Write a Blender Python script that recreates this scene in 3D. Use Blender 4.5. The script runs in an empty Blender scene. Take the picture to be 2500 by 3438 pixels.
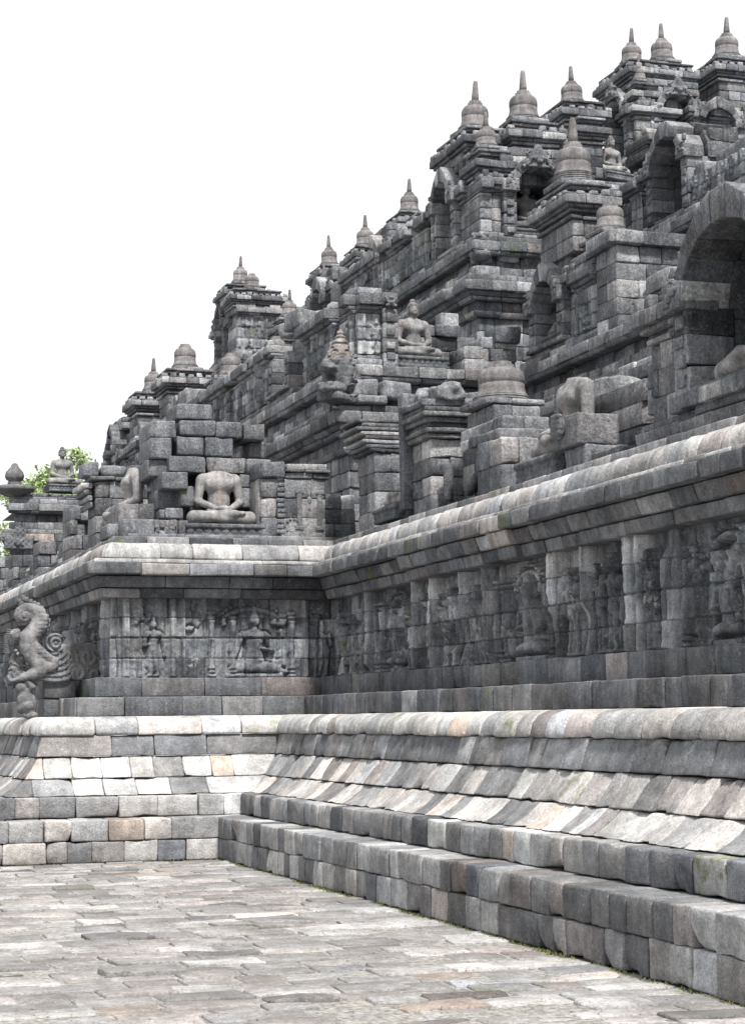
import bpy, math, random
import numpy as np
# ------------------------------------------------------------------ camera
SC = bpy.context.scene
COL = SC.collection
rad = math.radians
F_PX, IMG_W, IMG_H = 6500.0, 2500.0, 3438.0
YAW, PITCH, ROLL = rad(18.1034), math.atan(693/6500), 0.010
cam_d = bpy.data.cameras.new('camera'); cam = bpy.data.objects.new('camera', cam_d); COL.objects.link(cam)
SC.camera = cam
cam_d.sensor_fit = 'VERTICAL'; cam_d.sensor_height = 36.0; cam_d.sensor_width = 26.2
cam_d.lens = 36.0*F_PX/IMG_H; cam_d.clip_start = 0.1; cam_d.clip_end = 2000
from mathutils import Vector, Matrix
fw = Vector((math.sin(YAW)*math.cos(PITCH), math.cos(YAW)*math.cos(PITCH), math.sin(PITCH)))
rt = Vector((math.cos(YAW), -math.sin(YAW), 0)); up = rt.cross(fw)
R_ = rt*math.cos(ROLL)-up*math.sin(ROLL); U_ = up*math.cos(ROLL)+rt*math.sin(ROLL)
m = Matrix((R_, U_, -fw)).transposed().to_4x4(); m.translation = (0, 0, 1.6)
cam.matrix_world = m
# ------------------------------------------------------------------ world and sun
SUN_EL, SUN_AZ = rad(58), rad(176)      # azimuth measured clockwise from +Y
W = bpy.data.worlds.new('World'); SC.world = W; W.use_nodes = True
wn = W.node_tree.nodes; wl = W.node_tree.links; wn.clear()
wo = wn.new('ShaderNodeOutputWorld')
sky = wn.new('ShaderNodeTexSky'); sky.sky_type = 'NISHITA'; sky.sun_disc = False
sky.sun_elevation = SUN_EL; sky.sun_rotation = SUN_AZ; sky.dust_density = 2.0
bg1 = wn.new('ShaderNodeBackground'); bg1.inputs[1].default_value = 0.12; wl.new(sky.outputs[0], bg1.inputs[0])
bg2 = wn.new('ShaderNodeBackground'); bg2.inputs[0].default_value = (0.975, 0.99, 1, 1); bg2.inputs[1].default_value = 0.80
tc = wn.new('ShaderNodeTexCoord'); nz = wn.new('ShaderNodeTexNoise'); nz.inputs['Scale'].default_value = 3.2
nz.inputs['Detail'].default_value = 6; mp = wn.new('ShaderNodeMapping'); mp.inputs['Scale'].default_value = (1, 1, 2.5)
mp.inputs['Location'].default_value = (0.35, 0.75, 0.1)
wl.new(tc.outputs['Generated'], mp.inputs[0]); wl.new(mp.outputs[0], nz.inputs['Vector'])
cr = wn.new('ShaderNodeValToRGB'); cr.color_ramp.elements[0].position = 0.30; cr.color_ramp.elements[1].position = 0.46
cr.color_ramp.elements[0].color = (0.80, 0.80, 0.80, 1)
wl.new(nz.outputs[0], cr.inputs[0])
mx = wn.new('ShaderNodeMixShader'); wl.new(cr.outputs[0], mx.inputs[0]); wl.new(bg1.outputs[0], mx.inputs[1]); wl.new(bg2.outputs[0], mx.inputs[2])
wl.new(mx.outputs[0], wo.inputs[0])
sd = bpy.data.lights.new('sun', 'SUN'); sd.energy = 5.0; sd.angle = rad(7); sd.color = (1, 0.965, 0.92)
sun = bpy.data.objects.new('sun', sd); COL.objects.link(sun)
sdir = Vector((math.sin(SUN_AZ)*math.cos(SUN_EL), math.cos(SUN_AZ)*math.cos(SUN_EL), math.sin(SUN_EL)))
sun.rotation_euler = sdir.to_track_quat('Z', 'Y').to_euler()
sun.location = (0, 0, 60)
SC.view_settings.view_transform = 'Standard'; SC.view_settings.look = 'None'
SC.view_settings.exposure = 0.60; SC.view_settings.gamma = 1.0
SC.cycles.max_bounces = 5; SC.cycles.diffuse_bounces = 4
# ------------------------------------------------------------------ materials
def stone_mat(name, dark, mid, light, lichen=0.25, stain=0.5, bump=0.5, fine=60.0, rough=0.92, speck=0.5, grain=1.0, dirt=0.0):
    M = bpy.data.materials.new(name); M.use_nodes = True
    n = M.node_tree.nodes; l = M.node_tree.links; n.clear()
    out = n.new('ShaderNodeOutputMaterial'); b = n.new('ShaderNodeBsdfPrincipled'); l.new(b.outputs[0], out.inputs[0])
    b.inputs['Roughness'].default_value = rough
    b.inputs['Specular IOR Level'].default_value = 0.25
    geo = n.new('ShaderNodeNewGeometry')
    at = n.new('ShaderNodeAttribute'); at.attribute_name = 'st'
    sep = n.new('ShaderNodeSeparateColor'); l.new(at.outputs['Color'], sep.inputs[0])
    def noise(scale, detail=4, rgh=0.6, vec=None, dist=0):
        t = n.new('ShaderNodeTexNoise'); t.inputs['Scale'].default_value = scale; t.inputs['Detail'].default_value = detail
        t.inputs['Roughness'].default_value = rgh; t.inputs['Distortion'].default_value = dist
        l.new(vec if vec else geo.outputs['Position'], t.inputs['Vector']); return t.outputs[0]
    def ramp(fac, pts):
        r = n.new('ShaderNodeValToRGB'); e = r.color_ramp.elements
        e[0].position, e[0].color = pts[0][0], pts[0][1]; e[1].position, e[1].color = pts[-1][0], pts[-1][1]
        for p, c in pts[1:-1]:
            q = e.new(p); q.color = c
        l.new(fac, r.inputs[0]); return r.outputs[0]
    def mix(fac, a, c, mode='MIX'):
        x = n.new('ShaderNodeMix'); x.data_type = 'RGBA'; x.blend_type = mode
        for s_, v in ((0, fac), (6, a), (7, c)):
            if isinstance(v, (int, float)): x.inputs[s_].default_value = v
            elif isinstance(v, tuple): x.inputs[s_].default_value = v
            else: l.new(v, x.inputs[s_])
        return x.outputs[2]
    def math_(op, a, c=None, clamp=False):
        x = n.new('ShaderNodeMath'); x.operation = op; x.use_clamp = clamp
        for i, v in enumerate((a, c)):
            if v is None: continue
            if isinstance(v, (int, float)): x.inputs[i].default_value = v
            else: l.new(v, x.inputs[i])
        return x.outputs[0]
    G = lambda v: (v[0], v[1], v[2], 1)
    g = lambda v: (v, v, v, 1)
    base = ramp(sep.outputs[0], [(0.0, G(dark)), (0.5, G(mid)), (1.0, G(light))])
    # block tint: green channel 0 = bluish, 0.5 neutral, 1 = warm pink
    tint = ramp(sep.outputs[1], [(0.0, (0.93, 0.98, 1.07, 1)), (0.5, (1, 1, 1, 1)), (0.85, (1.10, 0.99, 0.95, 1)), (1.0, (1.17, 1.0, 0.88, 1))])
    base = mix(1.0, base, tint, 'MULTIPLY')
    # broad weathering
    n1 = noise(1.7, 6, 0.65)
    base = mix(1.0, base, ramp(n1, [(0.28, g(0.55)), (0.5, g(1.0)), (0.72, g(1.45))]), 'MULTIPLY')
    n1b = noise(9, 5, 0.7)
    base = mix(1.0, base, ramp(n1b, [(0.28, g(0.66)), (0.5, g(1.0)), (0.72, g(1.32))]), 'MULTIPLY')
    # grain of vesicular andesite
    n2 = noise(fine, 3, 0.7)
    base = mix(0.5*grain, base, mix(1.0, base, ramp(n2, [(0.30, g(0.35)), (0.5, g(1.0)), (0.70, g(1.75))]), 'MULTIPLY'))
    # vertical water streaks
    mpn = n.new('ShaderNodeMapping'); mpn.inputs['Scale'].default_value = (9, 9, 0.9); l.new(geo.outputs['Position'], mpn.inputs[0])
    n3 = noise(1.0, 5, 0.7, mpn.outputs[0])
    base = mix(stain, base, mix(1.0, base, ramp(n3, [(0.35, (0.38, 0.41, 0.45, 1)), (0.52, g(1.0)), (0.66, g(1.5))]), 'MULTIPLY'))
    # pale lichen
    n4 = noise(3.1, 8, 0.78, dist=0.4); n4b = noise(26, 5, 0.8)
    lf = math_('MULTIPLY', ramp(n4, [(0.53, g(0)), (0.66, g(1))]), ramp(n4b, [(0.46, g(0)), (0.6, g(1))]))
    base = mix(math_('MULTIPLY', lf, lichen), base, (0.47, 0.48, 0.47, 1))
    n5 = noise(70, 2, 0.5)
    base = mix(math_('MULTIPLY', ramp(n5, [(0.68, g(0)), (0.73, g(1))]), speck), base, (0.55, 0.55, 0.53, 1))
    # moss per block (blue channel)
    n6 = noise(6, 6, 0.7)
    ms = math_('MULTIPLY', sep.outputs[2], ramp(n6, [(0.49, g(0)), (0.62, g(1))]))
    n6b = noise(40, 4, 0.7)
    base = mix(ms, base, ramp(n6b, [(0.3, (0.045, 0.06, 0.014, 1)), (0.7, (0.17, 0.20, 0.055, 1))]))
    if dirt:
        nd = noise(1.1, 7, 0.7); nd2 = noise(13, 5, 0.75)
        base = mix(math_('MULTIPLY', math_('MULTIPLY', ramp(nd, [(0.44, g(0)), (0.60, g(1))]), ramp(nd2, [(0.36, g(0.2)), (0.6, g(1))])), dirt), base, (0.125, 0.12, 0.110, 1))
    l.new(base, b.inputs['Base Color'])
    bm1 = n.new('ShaderNodeBump'); bm1.inputs['Strength'].default_value = bump; bm1.inputs['Distance'].default_value = 0.02
    hsum = math_('ADD', math_('MULTIPLY', noise(14, 6, 0.72), 1.6), math_('MULTIPLY', noise(fine*1.3, 3, 0.75), 0.55))
    l.new(hsum, bm1.inputs['Height']); l.new(bm1.outputs[0], b.inputs['Normal'])
    return M
M_WALL = stone_mat('dark_andesite', (0.036, 0.039, 0.045), (0.118, 0.121, 0.128), (0.37, 0.365, 0.36), lichen=0.35, stain=0.45, bump=0.55)
M_PLINTH = stone_mat('plinth_andesite', (0.044, 0.046, 0.052), (0.155, 0.156, 0.16), (0.47, 0.462, 0.45), lichen=0.18, stain=0.18, bump=0.6)
M_RELIEF = stone_mat('carved_andesite', (0.030, 0.033, 0.038), (0.158, 0.164, 0.173), (0.48, 0.485, 0.49), lichen=0.8, stain=0.8, bump=0.6)
M_UPPER = stone_mat('weathered_andesite', (0.036, 0.039, 0.045), (0.134, 0.138, 0.147), (0.41, 0.41, 0.41), lichen=0.55, stain=0.5, bump=0.9, fine=36)
M_STATUE = stone_mat('statue_andesite', (0.05, 0.05, 0.054), (0.165, 0.162, 0.165), (0.34, 0.335, 0.33), lichen=0.38, stain=0.5, bump=0.55, speck=0.35, grain=0.9)
M_PAVE = stone_mat('paving_andesite', (0.075, 0.073, 0.073), (0.205, 0.20, 0.20), (0.40, 0.388, 0.384), lichen=0.15, stain=0.0, bump=0.6, fine=45, dirt=0.65)
def plain_mat(name, c1, c2, scale, rough=0.95):
    M = bpy.data.materials.new(name); M.use_nodes = True
    n = M.node_tree.nodes; l = M.node_tree.links; b = n['Principled BSDF']; b.inputs['Roughness'].default_value = rough
    geo = n.new('ShaderNodeNewGeometry'); t = n.new('ShaderNodeTexNoise'); t.inputs['Scale'].default_value = scale; t.inputs['Detail'].default_value = 8
    t.inputs['Roughness'].default_value = 0.75
    r = n.new('ShaderNodeValToRGB'); r.color_ramp.elements[0].color = (*c1, 1); r.color_ramp.elements[1].color = (*c2, 1)
    r.color_ramp.elements[0].position = 0.35; r.color_ramp.elements[1].position = 0.65
    l.new(geo.outputs['Position'], t.inputs[0]); l.new(t.outputs[0], r.inputs[0]); l.new(r.outputs[0], b.inputs['Base Color'])
    bp = n.new('ShaderNodeBump'); bp.inputs['Strength'].default_value = 0.5; bp.inputs['Distance'].default_value = 0.01
    l.new(t.outputs[0], bp.inputs['Height']); l.new(bp.outputs[0], b.inputs['Normal'])
    return M
M_GRIT = plain_mat('joint_grit', (0.055, 0.053, 0.045), (0.34, 0.33, 0.31), 24)
M_CORE = plain_mat('dark_core', (0.02, 0.02, 0.02), (0.05, 0.05, 0.05), 5)
M_LEAF = plain_mat('leaf_green', (0.15, 0.21, 0.08), (0.36, 0.45, 0.22), 3)
M_BARK = plain_mat('bark', (0.12, 0.10, 0.08), (0.22, 0.2, 0.17), 9)
# ------------------------------------------------------------------ object helpers
def props(o, label=None, cat=None, group=None, kind=None):
    if label: o['label'] = label
    if cat: o['category'] = cat
    if group: o['group'] = group
    if kind: o['kind'] = kind
    return o
def link_mesh(name, V, Fc, mat, parent=None, st=None, smooth=True, loc=None):
    me = bpy.data.meshes.new(name)
    V = np.asarray(V, dtype=np.float32); Fc = np.asarray(Fc, dtype=np.int32)
    k = Fc.shape[1]
    me.vertices.add(len(V)); me.vertices.foreach_set('co', V.ravel())
    me.loops.add(Fc.size); me.loops.foreach_set('vertex_index', Fc.ravel())
    me.polygons.add(len(Fc)); me.polygons.foreach_set('loop_start', np.arange(0, Fc.size, k, dtype=np.int32))
    me.polygons.foreach_set('loop_total', np.full(len(Fc), k, dtype=np.int32))
    me.polygons.foreach_set('use_smooth', np.full(len(Fc), bool(smooth)))
    me.update(calc_edges=True)
    ca = me.color_attributes.new('st', 'FLOAT_COLOR', 'POINT')
    if st is None: st = np.tile([0.5, 0.5, 0, 1.0], (len(V), 1))
    ca.data.foreach_set('color', np.asarray(st, dtype=np.float32).ravel())
    me.materials.append(mat)
    o = bpy.data.objects.new(name, me); COL.objects.link(o)
    if parent: o.parent = parent
    if loc is not None: o.location = loc
    return o
def thing(name, label, cat, loc=(0, 0, 0), rz=0.0, group=None, kind=None, scale=None):
    o = bpy.data.objects.new(name, None); COL.objects.link(o); o.empty_display_size = 0.2
    o.location = loc; o.rotation_euler = (0, 0, rz)
    if scale: o.scale = (scale,)*3 if isinstance(scale, (int, float)) else scale
    return props(o, label, cat, group, kind)
def dup(root, label, loc, rz, scale=None, drop=()):
    r = root.copy(); COL.objects.link(r); r.location = loc; r.rotation_euler = (0, 0, rz); r['label'] = label
    if scale: r.scale = (scale,)*3 if isinstance(scale, (int, float)) else scale
    for ch in list(root.children):
        if ch.name.split('.')[0] in drop: continue
        c = ch.copy(); COL.objects.link(c); c.parent = r
        for g in ch.children:
            d = g.copy(); COL.objects.link(d); d.parent = c
    return r
# value noise (vectorised)
_tab = np.random.default_rng(5).random((64, 64, 64)).astype(np.float32)*2-1
def vnoise(P):
    Pf = np.floor(P); f = P-Pf; f = f*f*(3-2*f); i = Pf.astype(np.int64) & 63; j = (i+1) & 63
    x0, y0, z0 = i[..., 0], i[..., 1], i[..., 2]; x1, y1, z1 = j[..., 0], j[..., 1], j[..., 2]
    fx, fy, fz = f[..., 0], f[..., 1], f[..., 2]
    a = _tab[x0, y0, z0]*(1-fx)+_tab[x1, y0, z0]*fx; b = _tab[x0, y1, z0]*(1-fx)+_tab[x1, y1, z0]*fx
    c = _tab[x0, y0, z1]*(1-fx)+_tab[x1, y0, z1]*fx; d = _tab[x0, y1, z1]*(1-fx)+_tab[x1, y1, z1]*fx
    return (a*(1-fy)+b*fy)*(1-fz)+(c*(1-fy)+d*fy)*fz
# ------------------------------------------------------------------ block masonry
_tpl = {}
def template(m):
    """surface of a unit cube; grid codes: line index per axis"""
    if m in _tpl: return _tpl[m]
    n = 4+m
    idx = {}; verts = []; faces = []
    def vid(i, j, k):
        key = (i, j, k)
        if key not in idx: idx[key] = len(verts); verts.append(key)
        return idx[key]
    N = n-1
    for a in range(N):
        for b in range(N):
            faces.append((vid(0, a, b), vid(0, a, b+1), vid(0, a+1, b+1), vid(0, a+1, b)))
            faces.append((vid(N, a, b), vid(N, a+1, b), vid(N, a+1, b+1), vid(N, a, b+1)))
            faces.append((vid(a, 0, b), vid(a+1, 0, b), vid(a+1, 0, b+1), vid(a, 0, b+1)))
            faces.append((vid(a, N, b), vid(a, N, b+1), vid(a+1, N, b+1), vid(a+1, N, b)))
            faces.append((vid(a, b, 0), vid(a, b+1, 0), vid(a+1, b+1, 0), vid(a+1, b, 0)))
            faces.append((vid(a, b, N), vid(a+1, b, N), vid(a+1, b+1, N), vid(a, b+1, N)))
    _tpl[m] = (np.array(verts), np.array(faces), n)
    return _tpl[m]
class Stones:
    """collects blocks; corner order u*4+v*2+w (v: 0 front, 1 back)"""
    def __init__(s, seed=1):
        s.c = []; s.st = []; s.bev = []; s.rough = []; s.bul = []; s.chip = []; s.r = np.random.default_rng(seed)
    def tone(s, lo=0.25, hi=0.75):
        return s.r.uniform(lo, hi)
    def add(s, c8, tone=None, tint=None, moss=0.0, bev=0.015, rough=0.006, bul=(0, 0, 0), chip=0.35):
        r = s.r
        if tone is None: tone = float(np.clip(r.normal(0.47, 0.18), 0.03, 0.98))
        if tint is None: tint = float(np.clip(r.normal(0.45, 0.13), 0, 1))
        s.c.append(np.asarray(c8, float)); s.st.append((tone, tint, moss, 1.0)); s.bev.append(bev*r.uniform(0.6, 1.5)); s.rough.append(rough)
        s.bul.append(bul); s.chip.append(r.uniform(0, 1) < chip)
    def box(s, u0, u1, v0, v1, w0, w1, taper=0.0, **k):
        t = taper
        c = [(u0, v0, w0), (u0+t, v0+t, w1), (u0, v1, w0), (u0+t, v1-t, w1), (u1, v0, w0), (u1-t, v0+t, w1), (u1, v1, w0), (u1-t, v1-t, w1)]
        s.add(c, **k)
    def masonry(s, u0, u1, v0, v1, w0, w1, ch=0.24, bw=0.42, dv=None, jit=0.008, gap=0.004, skip=0.0, **k):
        r = s.r
        nw = max(1, int(round((w1-w0)/ch))); ws = np.linspace(w0, w1, nw+1)
        for i in range(nw):
            us = [u0]
            first = True
            while us[-1] < u1-1e-6:
                st = bw*r.uniform(0.65, 1.35)*(r.uniform(0.4, 1) if first else 1); first = False
                nx = us[-1]+st
                if u1-nx < bw*0.45: nx = u1
                us.append(nx)
            vs = [v0, v1] if dv is None else list(np.linspace(v0, v1, max(1, int(round((v1-v0)/dv)))+1))
            for a in range(len(us)-1):
                for b in range(len(vs)-1):
                    if r.uniform() < skip: continue
                    j = r.uniform(-jit, jit) if b == 0 else 0
                    s.box(us[a]+gap/2, us[a+1]-gap/2, vs[b]+j, vs[b+1]-gap, ws[i]+gap/2, ws[i+1]-gap/2, **k)
    def slab(s, u0, u1, v0, v1, w0, w1, out=0.0, bw=0.5, **k):
        """one projecting course seen from all sides"""
        s.masonry(u0-out, u1+out, v0-out, v1+out, w0, w1, ch=(w1-w0), bw=bw, dv=None, jit=0.004, **k)
    def build(s, name, mat, parent=None, m=0, smooth=True):
        if not s.c: return None
        P, Fc, n = template(m)
        C = np.array(s.c); N = len(C); bev = np.array(s.bev)
        L = np.stack([np.linalg.norm(C[:, 4:].mean(1)-C[:, :4].mean(1), axis=1),
                      np.linalg.norm(C[:, [2, 3, 6, 7]].mean(1)-C[:, [0, 1, 4, 5]].mean(1), axis=1),
                      np.linalg.norm(C[:, 1::2].mean(1)-C[:, 0::2].mean(1), axis=1)], 1)
        L = np.maximum(L, 1e-3)
        b = np.minimum(bev, L.min(1)*0.3)
        # grid line coordinates per axis  (N,3,n)
        beta = b[:, None]/L
        t = np.zeros((N, 3, n)); t[:, :, 1] = beta; t[:, :, n-2] = 1-beta; t[:, :, n-1] = 1
        for q in range(m): t[:, :, 2+q] = beta+(1-2*beta)*(q+1)/(m+1)
        p = np.stack([t[:, ax, P[:, ax]] for ax in range(3)], 2)          # N,nv,3 parametric
        Lx = L[:, None, :]; bb = b[:, None, None]
        q = p*Lx; inner = np.clip(q, bb, Lx-bb); d = q-inner; ln = np.linalg.norm(d, axis=2, keepdims=True)
        q = inner+d*np.where(ln > 1e-9, np.minimum(1, bb/np.maximum(ln, 1e-9)), 1)
        # chipped corners and edges
        chip = np.array(s.chip)
        for rep in range(2):
            if not chip.any(): break
            cu = s.r.uniform(0, 1, N); cw = s.r.integers(0, 2, N).astype(float)
            cpt = np.stack([cu, np.zeros(N), cw], 1)*L
            rr = s.r.uniform(0.035, 0.10, N)*np.minimum(1.2, L.min(1)/0.2)
            dd = np.linalg.norm((q-cpt[:, None, :])*np.array([0.8, 1, 1]), axis=2)
            k = np.clip(1-dd/rr[:, None], 0, 1)**0.8*chip[:, None]
            ctr = L/2
            dirv = ctr-cpt; dirv /= np.linalg.norm(dirv, axis=1, keepdims=True)
            q = q+k[:, :, None]*dirv[:, None, :]*rr[:, None, None]*0.42
            chip = chip & (s.r.uniform(0, 1, N) < .6)
        u = q/Lx
        U, V_, W_ = u[..., 0:1], u[..., 1:2], u[..., 2:3]
        X = 0
        for i in range(8):
            a, bq, c = (i >> 2) & 1, (i >> 1) & 1, i & 1
            X = X+C[:, i][:, None, :]*(U if a else 1-U)*(V_ if bq else 1-V_)*(W_ if c else 1-W_)
        bul = np.array(s.bul)[:, None, :]
        X = X+bul*(4*W_*(1-W_))*(1-V_)
        ro = np.array(s.rough)[:, None]
        off = s.r.uniform(0, 60, (N, 1, 3))
        for sc_, am in ((5.0, 1.0), (13.0, 0.6)):
            nn = np.stack([vnoise(X*sc_+off+31*kk) for kk in range(3)], 2)
            X = X+nn*(ro*am)[:, :, None]
        nv = len(P)
        Vv = X.reshape(-1, 3)
        Ff = (Fc[None]+(np.arange(N)*nv)[:, None, None]).reshape(-1, 4)
        st = np.repeat(np.array(s.st), nv, axis=0)
        return link_mesh(name, Vv, Ff, mat, parent, st, smooth)
# ------------------------------------------------------------------ implicit sculpture
def surface_nets(f, lo, hi, h):
    lo = np.array(lo, float); hi = np.array(hi, float)
    n = np.ceil((hi-lo)/h).astype(int)+1
    ax = [lo[i]+h*np.arange(n[i]) for i in range(3)]
    P = np.stack(np.meshgrid(*ax, indexing='ij'), -1).astype(np.float32)
    v = f(P); s = v < 0
    cs = tuple(n-1); pos = np.zeros(cs+(3,), np.float32); cnt = np.zeros(cs, np.int32)
    sl = lambda o: tuple(slice(o[i], o[i]+cs[i]) for i in range(3))
    for a in range(3):
        o1, o2 = [q for q in range(3) if q != a]
        for x in (0, 1):
            for y in (0, 1):
                c0 = [0, 0, 0]; c0[o1] = x; c0[o2] = y; c1 = list(c0); c1[a] = 1
                va, vb = v[sl(c0)], v[sl(c1)]; cr_ = (va < 0) != (vb < 0)
                t = np.where(cr_, va/np.where(cr_, va-vb, 1), 0)
                pt = np.zeros(cs+(3,), np.float32); pt[..., o1] = x; pt[..., o2] = y; pt[..., a] = t
                pos += pt*cr_[..., None]; cnt += cr_
    act = cnt > 0; ids = -np.ones(cs, np.int64); ids[act] = np.arange(act.sum())
    ii = np.argwhere(act)
    V = lo+(ii+pos[act]/cnt[act][:, None])*h
    Fs = []
    for a in range(3):
        o1, o2 = (a+1) % 3, (a+2) % 3
        A = [slice(None)]*3; B = [slice(None)]*3
        A[a] = slice(0, n[a]-1); B[a] = slice(1, n[a])
        for o in (o1, o2): A[o] = slice(1, n[o]-1); B[o] = slice(1, n[o]-1)
        sa, sb = s[tuple(A)], s[tuple(B)]
        e = np.argwhere(sa != sb)
        if len(e) == 0: continue
        e[:, o1] += 1; e[:, o2] += 1
        def g(d1, d2):
            q = e.copy(); q[:, o1] -= d1; q[:, o2] -= d2; return ids[q[:, 0], q[:, 1], q[:, 2]]
        quad = np.stack([g(1, 1), g(0, 1), g(0, 0), g(1, 0)], 1)
        fl = s[e[:, 0], e[:, 1], e[:, 2]]
        quad = np.where(fl[:, None], quad, quad[:, ::-1])
        Fs.append(quad)
    return V, np.concatenate(Fs)
def cap(a, b, r0, r1=None):
    a = np.array(a, np.float32); b = np.array(b, np.float32); r1 = r0 if r1 is None else r1
    def f(P):
        ab = b-a; t = np.clip(((P-a)@ab)/max(1e-9, float(ab@ab)), 0, 1)
        return np.linalg.norm(P-a-t[..., None]*ab, axis=-1)-(r0+(r1-r0)*t)
    return f
def ell(c, r, rx=0.0):
    c = np.array(c, np.float32); r = np.array(r, np.float32)
    cs_, sn = math.cos(rx), math.sin(rx)
    def f(P):
        q = P-c
        if rx: q = np.stack([q[..., 0], q[..., 1]*cs_+q[..., 2]*sn, -q[..., 1]*sn+q[..., 2]*cs_], -1)
        k = np.linalg.norm(q/r, axis=-1); return (k-1)*float(r.min())
    return f
def bx(c, r, rd=0.02):
    c = np.array(c, np.float32); r = np.array(r, np.float32)-rd
    def f(P):
        q = np.abs(P-c)-r
        return np.linalg.norm(np.maximum(q, 0), axis=-1)+np.minimum(q.max(-1), 0)-rd
    return f
def sculpt(prims, lo, hi, h, k=0.02, cuts=(), disp=None):
    def f(P):
        d = None
        for p in prims:
            kk = k
            if isinstance(p, tuple): p, kk = p
            e = p(P)
            if d is None: d = e
            else:
                hh = np.clip(0.5+0.5*(e-d)/kk, 0, 1); d = d*hh+e*(1-hh)-kk*hh*(1-hh)
                # note: smooth minimum
        for c in cuts: d = np.maximum(d, -c(P))
        if disp is not None: d = d-disp(P)
        return d
    return surface_nets(f, lo, hi, h)
_cen = np.random.default_rng(31).uniform(-1, 1, (260, 2))
def scrolls(x, z, n=60, size=.16, k=62.0, a=.012):
    """carved spiral foliage: nearest centre decides which scroll a point belongs to"""
    C = _cen[:n]*np.array([1.3, 1.3]); best = np.full(x.shape, 9.0, np.float32); ang = np.zeros(x.shape, np.float32)
    for cx, cz in C:
        d = np.hypot(x-cx, z-cz); m_ = d < best
        ang = np.where(m_, np.arctan2(z-cz, x-cx)*(1 if cx > 0 else -1), ang); best = np.where(m_, d, best)
    return a*np.sin(ang+best*k)
def chain(pts, rs):
    return [cap(pts[i], pts[i+1], rs[i], rs[i+1]) for i in range(len(pts)-1)]
def st_array(n, tone, tint=0.45, moss=0.0):
    return np.tile([tone, tint, moss, 1.0], (n, 1))
# ------------------------------------------------------------------ plan of the stepped monument (metres)
X0, Y0, XL, Y2, XLL = 5.33, 22.14, 2.43, 43.0, -0.10
class Seg:
    """one straight stretch of wall; o = distance in from the ground line"""
    def __init__(s, axis, base, a, b): s.axis, s.base, s.a, s.b = axis, base, a, b
    def pt(s, u, o, z): return (s.base+o, u, z) if s.axis == 'Y' else (u, s.base+o, z)
SEG_R = Seg('Y', X0, lambda o: -3.0, lambda o: Y0+o)
SEG_F = Seg('X', Y0, lambda o: XL+o, lambda o: X0+o)
SEG_L = Seg('Y', XL, lambda o: Y0+o, lambda o: Y2+o)
SEG_F2 = Seg('X', Y2, lambda o: XLL+o, lambda o: XL+o)
SEG_L2 = Seg('Y', XLL, lambda o: Y2+o, lambda o: 72.0)
def course(S, seg, o0, z0, o1, z1, depth, bw, var=0.35, gap=0.005, jit=0.010, u_lo=None, u_hi=None, bul=0.0, bulz=0.0, moss_p=0.02, tint_mu=0.45, tone_mu=0.45, tone_sd=0.15, joints=None, zj=0.004, skip=0.0, dep_top=None, shift=0.0, **k):
    r = S.r
    o0 += shift; o1 += shift
    lo = seg.a(o0) if u_lo is None else u_lo; hi = seg.b(o0) if u_hi is None else u_hi
    us = [lo]
    while us[-1] < hi-1e-6:
        nx = us[-1]+bw*r.uniform(1-var, 1+var)
        if hi-nx < bw*0.5: nx = hi
        us.append(nx)
    if joints: us = joints
    n = len(us)-1
    for i in range(n):
        if r.uniform() < skip: continue
        j = r.uniform(-jit, jit); zz = r.uniform(-zj, zj)
        dt = depth if dep_top is None else dep_top
        A = lambda o: (seg.a(o) if (i == 0 and u_lo is None and not joints) else us[i]+gap/2)
        B = lambda o: (seg.b(o) if (i == n-1 and u_hi is None and not joints) else us[i+1]-gap/2)
        fb, ft, bb, bt = o0+j, o1+j, o0+depth, o1+dt
        P = lambda U, o, z: seg.pt(U(o), o, z)
        c = [P(A, fb, z0+gap/2), P(A, ft, z1-gap/2+zz), P(A, bb, z0+gap/2), P(A, bt, z1-gap/2+zz),
             P(B, fb, z0+gap/2), P(B, ft, z1-gap/2+zz), P(B, bb, z0+gap/2), P(B, bt, z1-gap/2+zz)]
        if seg.axis == 'Y': c = c[4:]+c[:4]
        bv = (-bul, 0, bulz) if seg.axis == 'Y' else (0, -bul, bulz)
        tone = float(np.clip(r.normal(tone_mu, tone_sd), 0.03, 1)); tint = float(np.clip(r.normal(tint_mu, 0.16), 0, 0.95))
        if r.uniform() < 0.005: tint = 1.0
        S.add(c, tone=tone, tint=tint, moss=(r.uniform(0.4, 0.9) if r.uniform() < moss_p else 0.0), bul=bv, **k)
near = dict(rough=0.008, bev=0.014)
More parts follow.
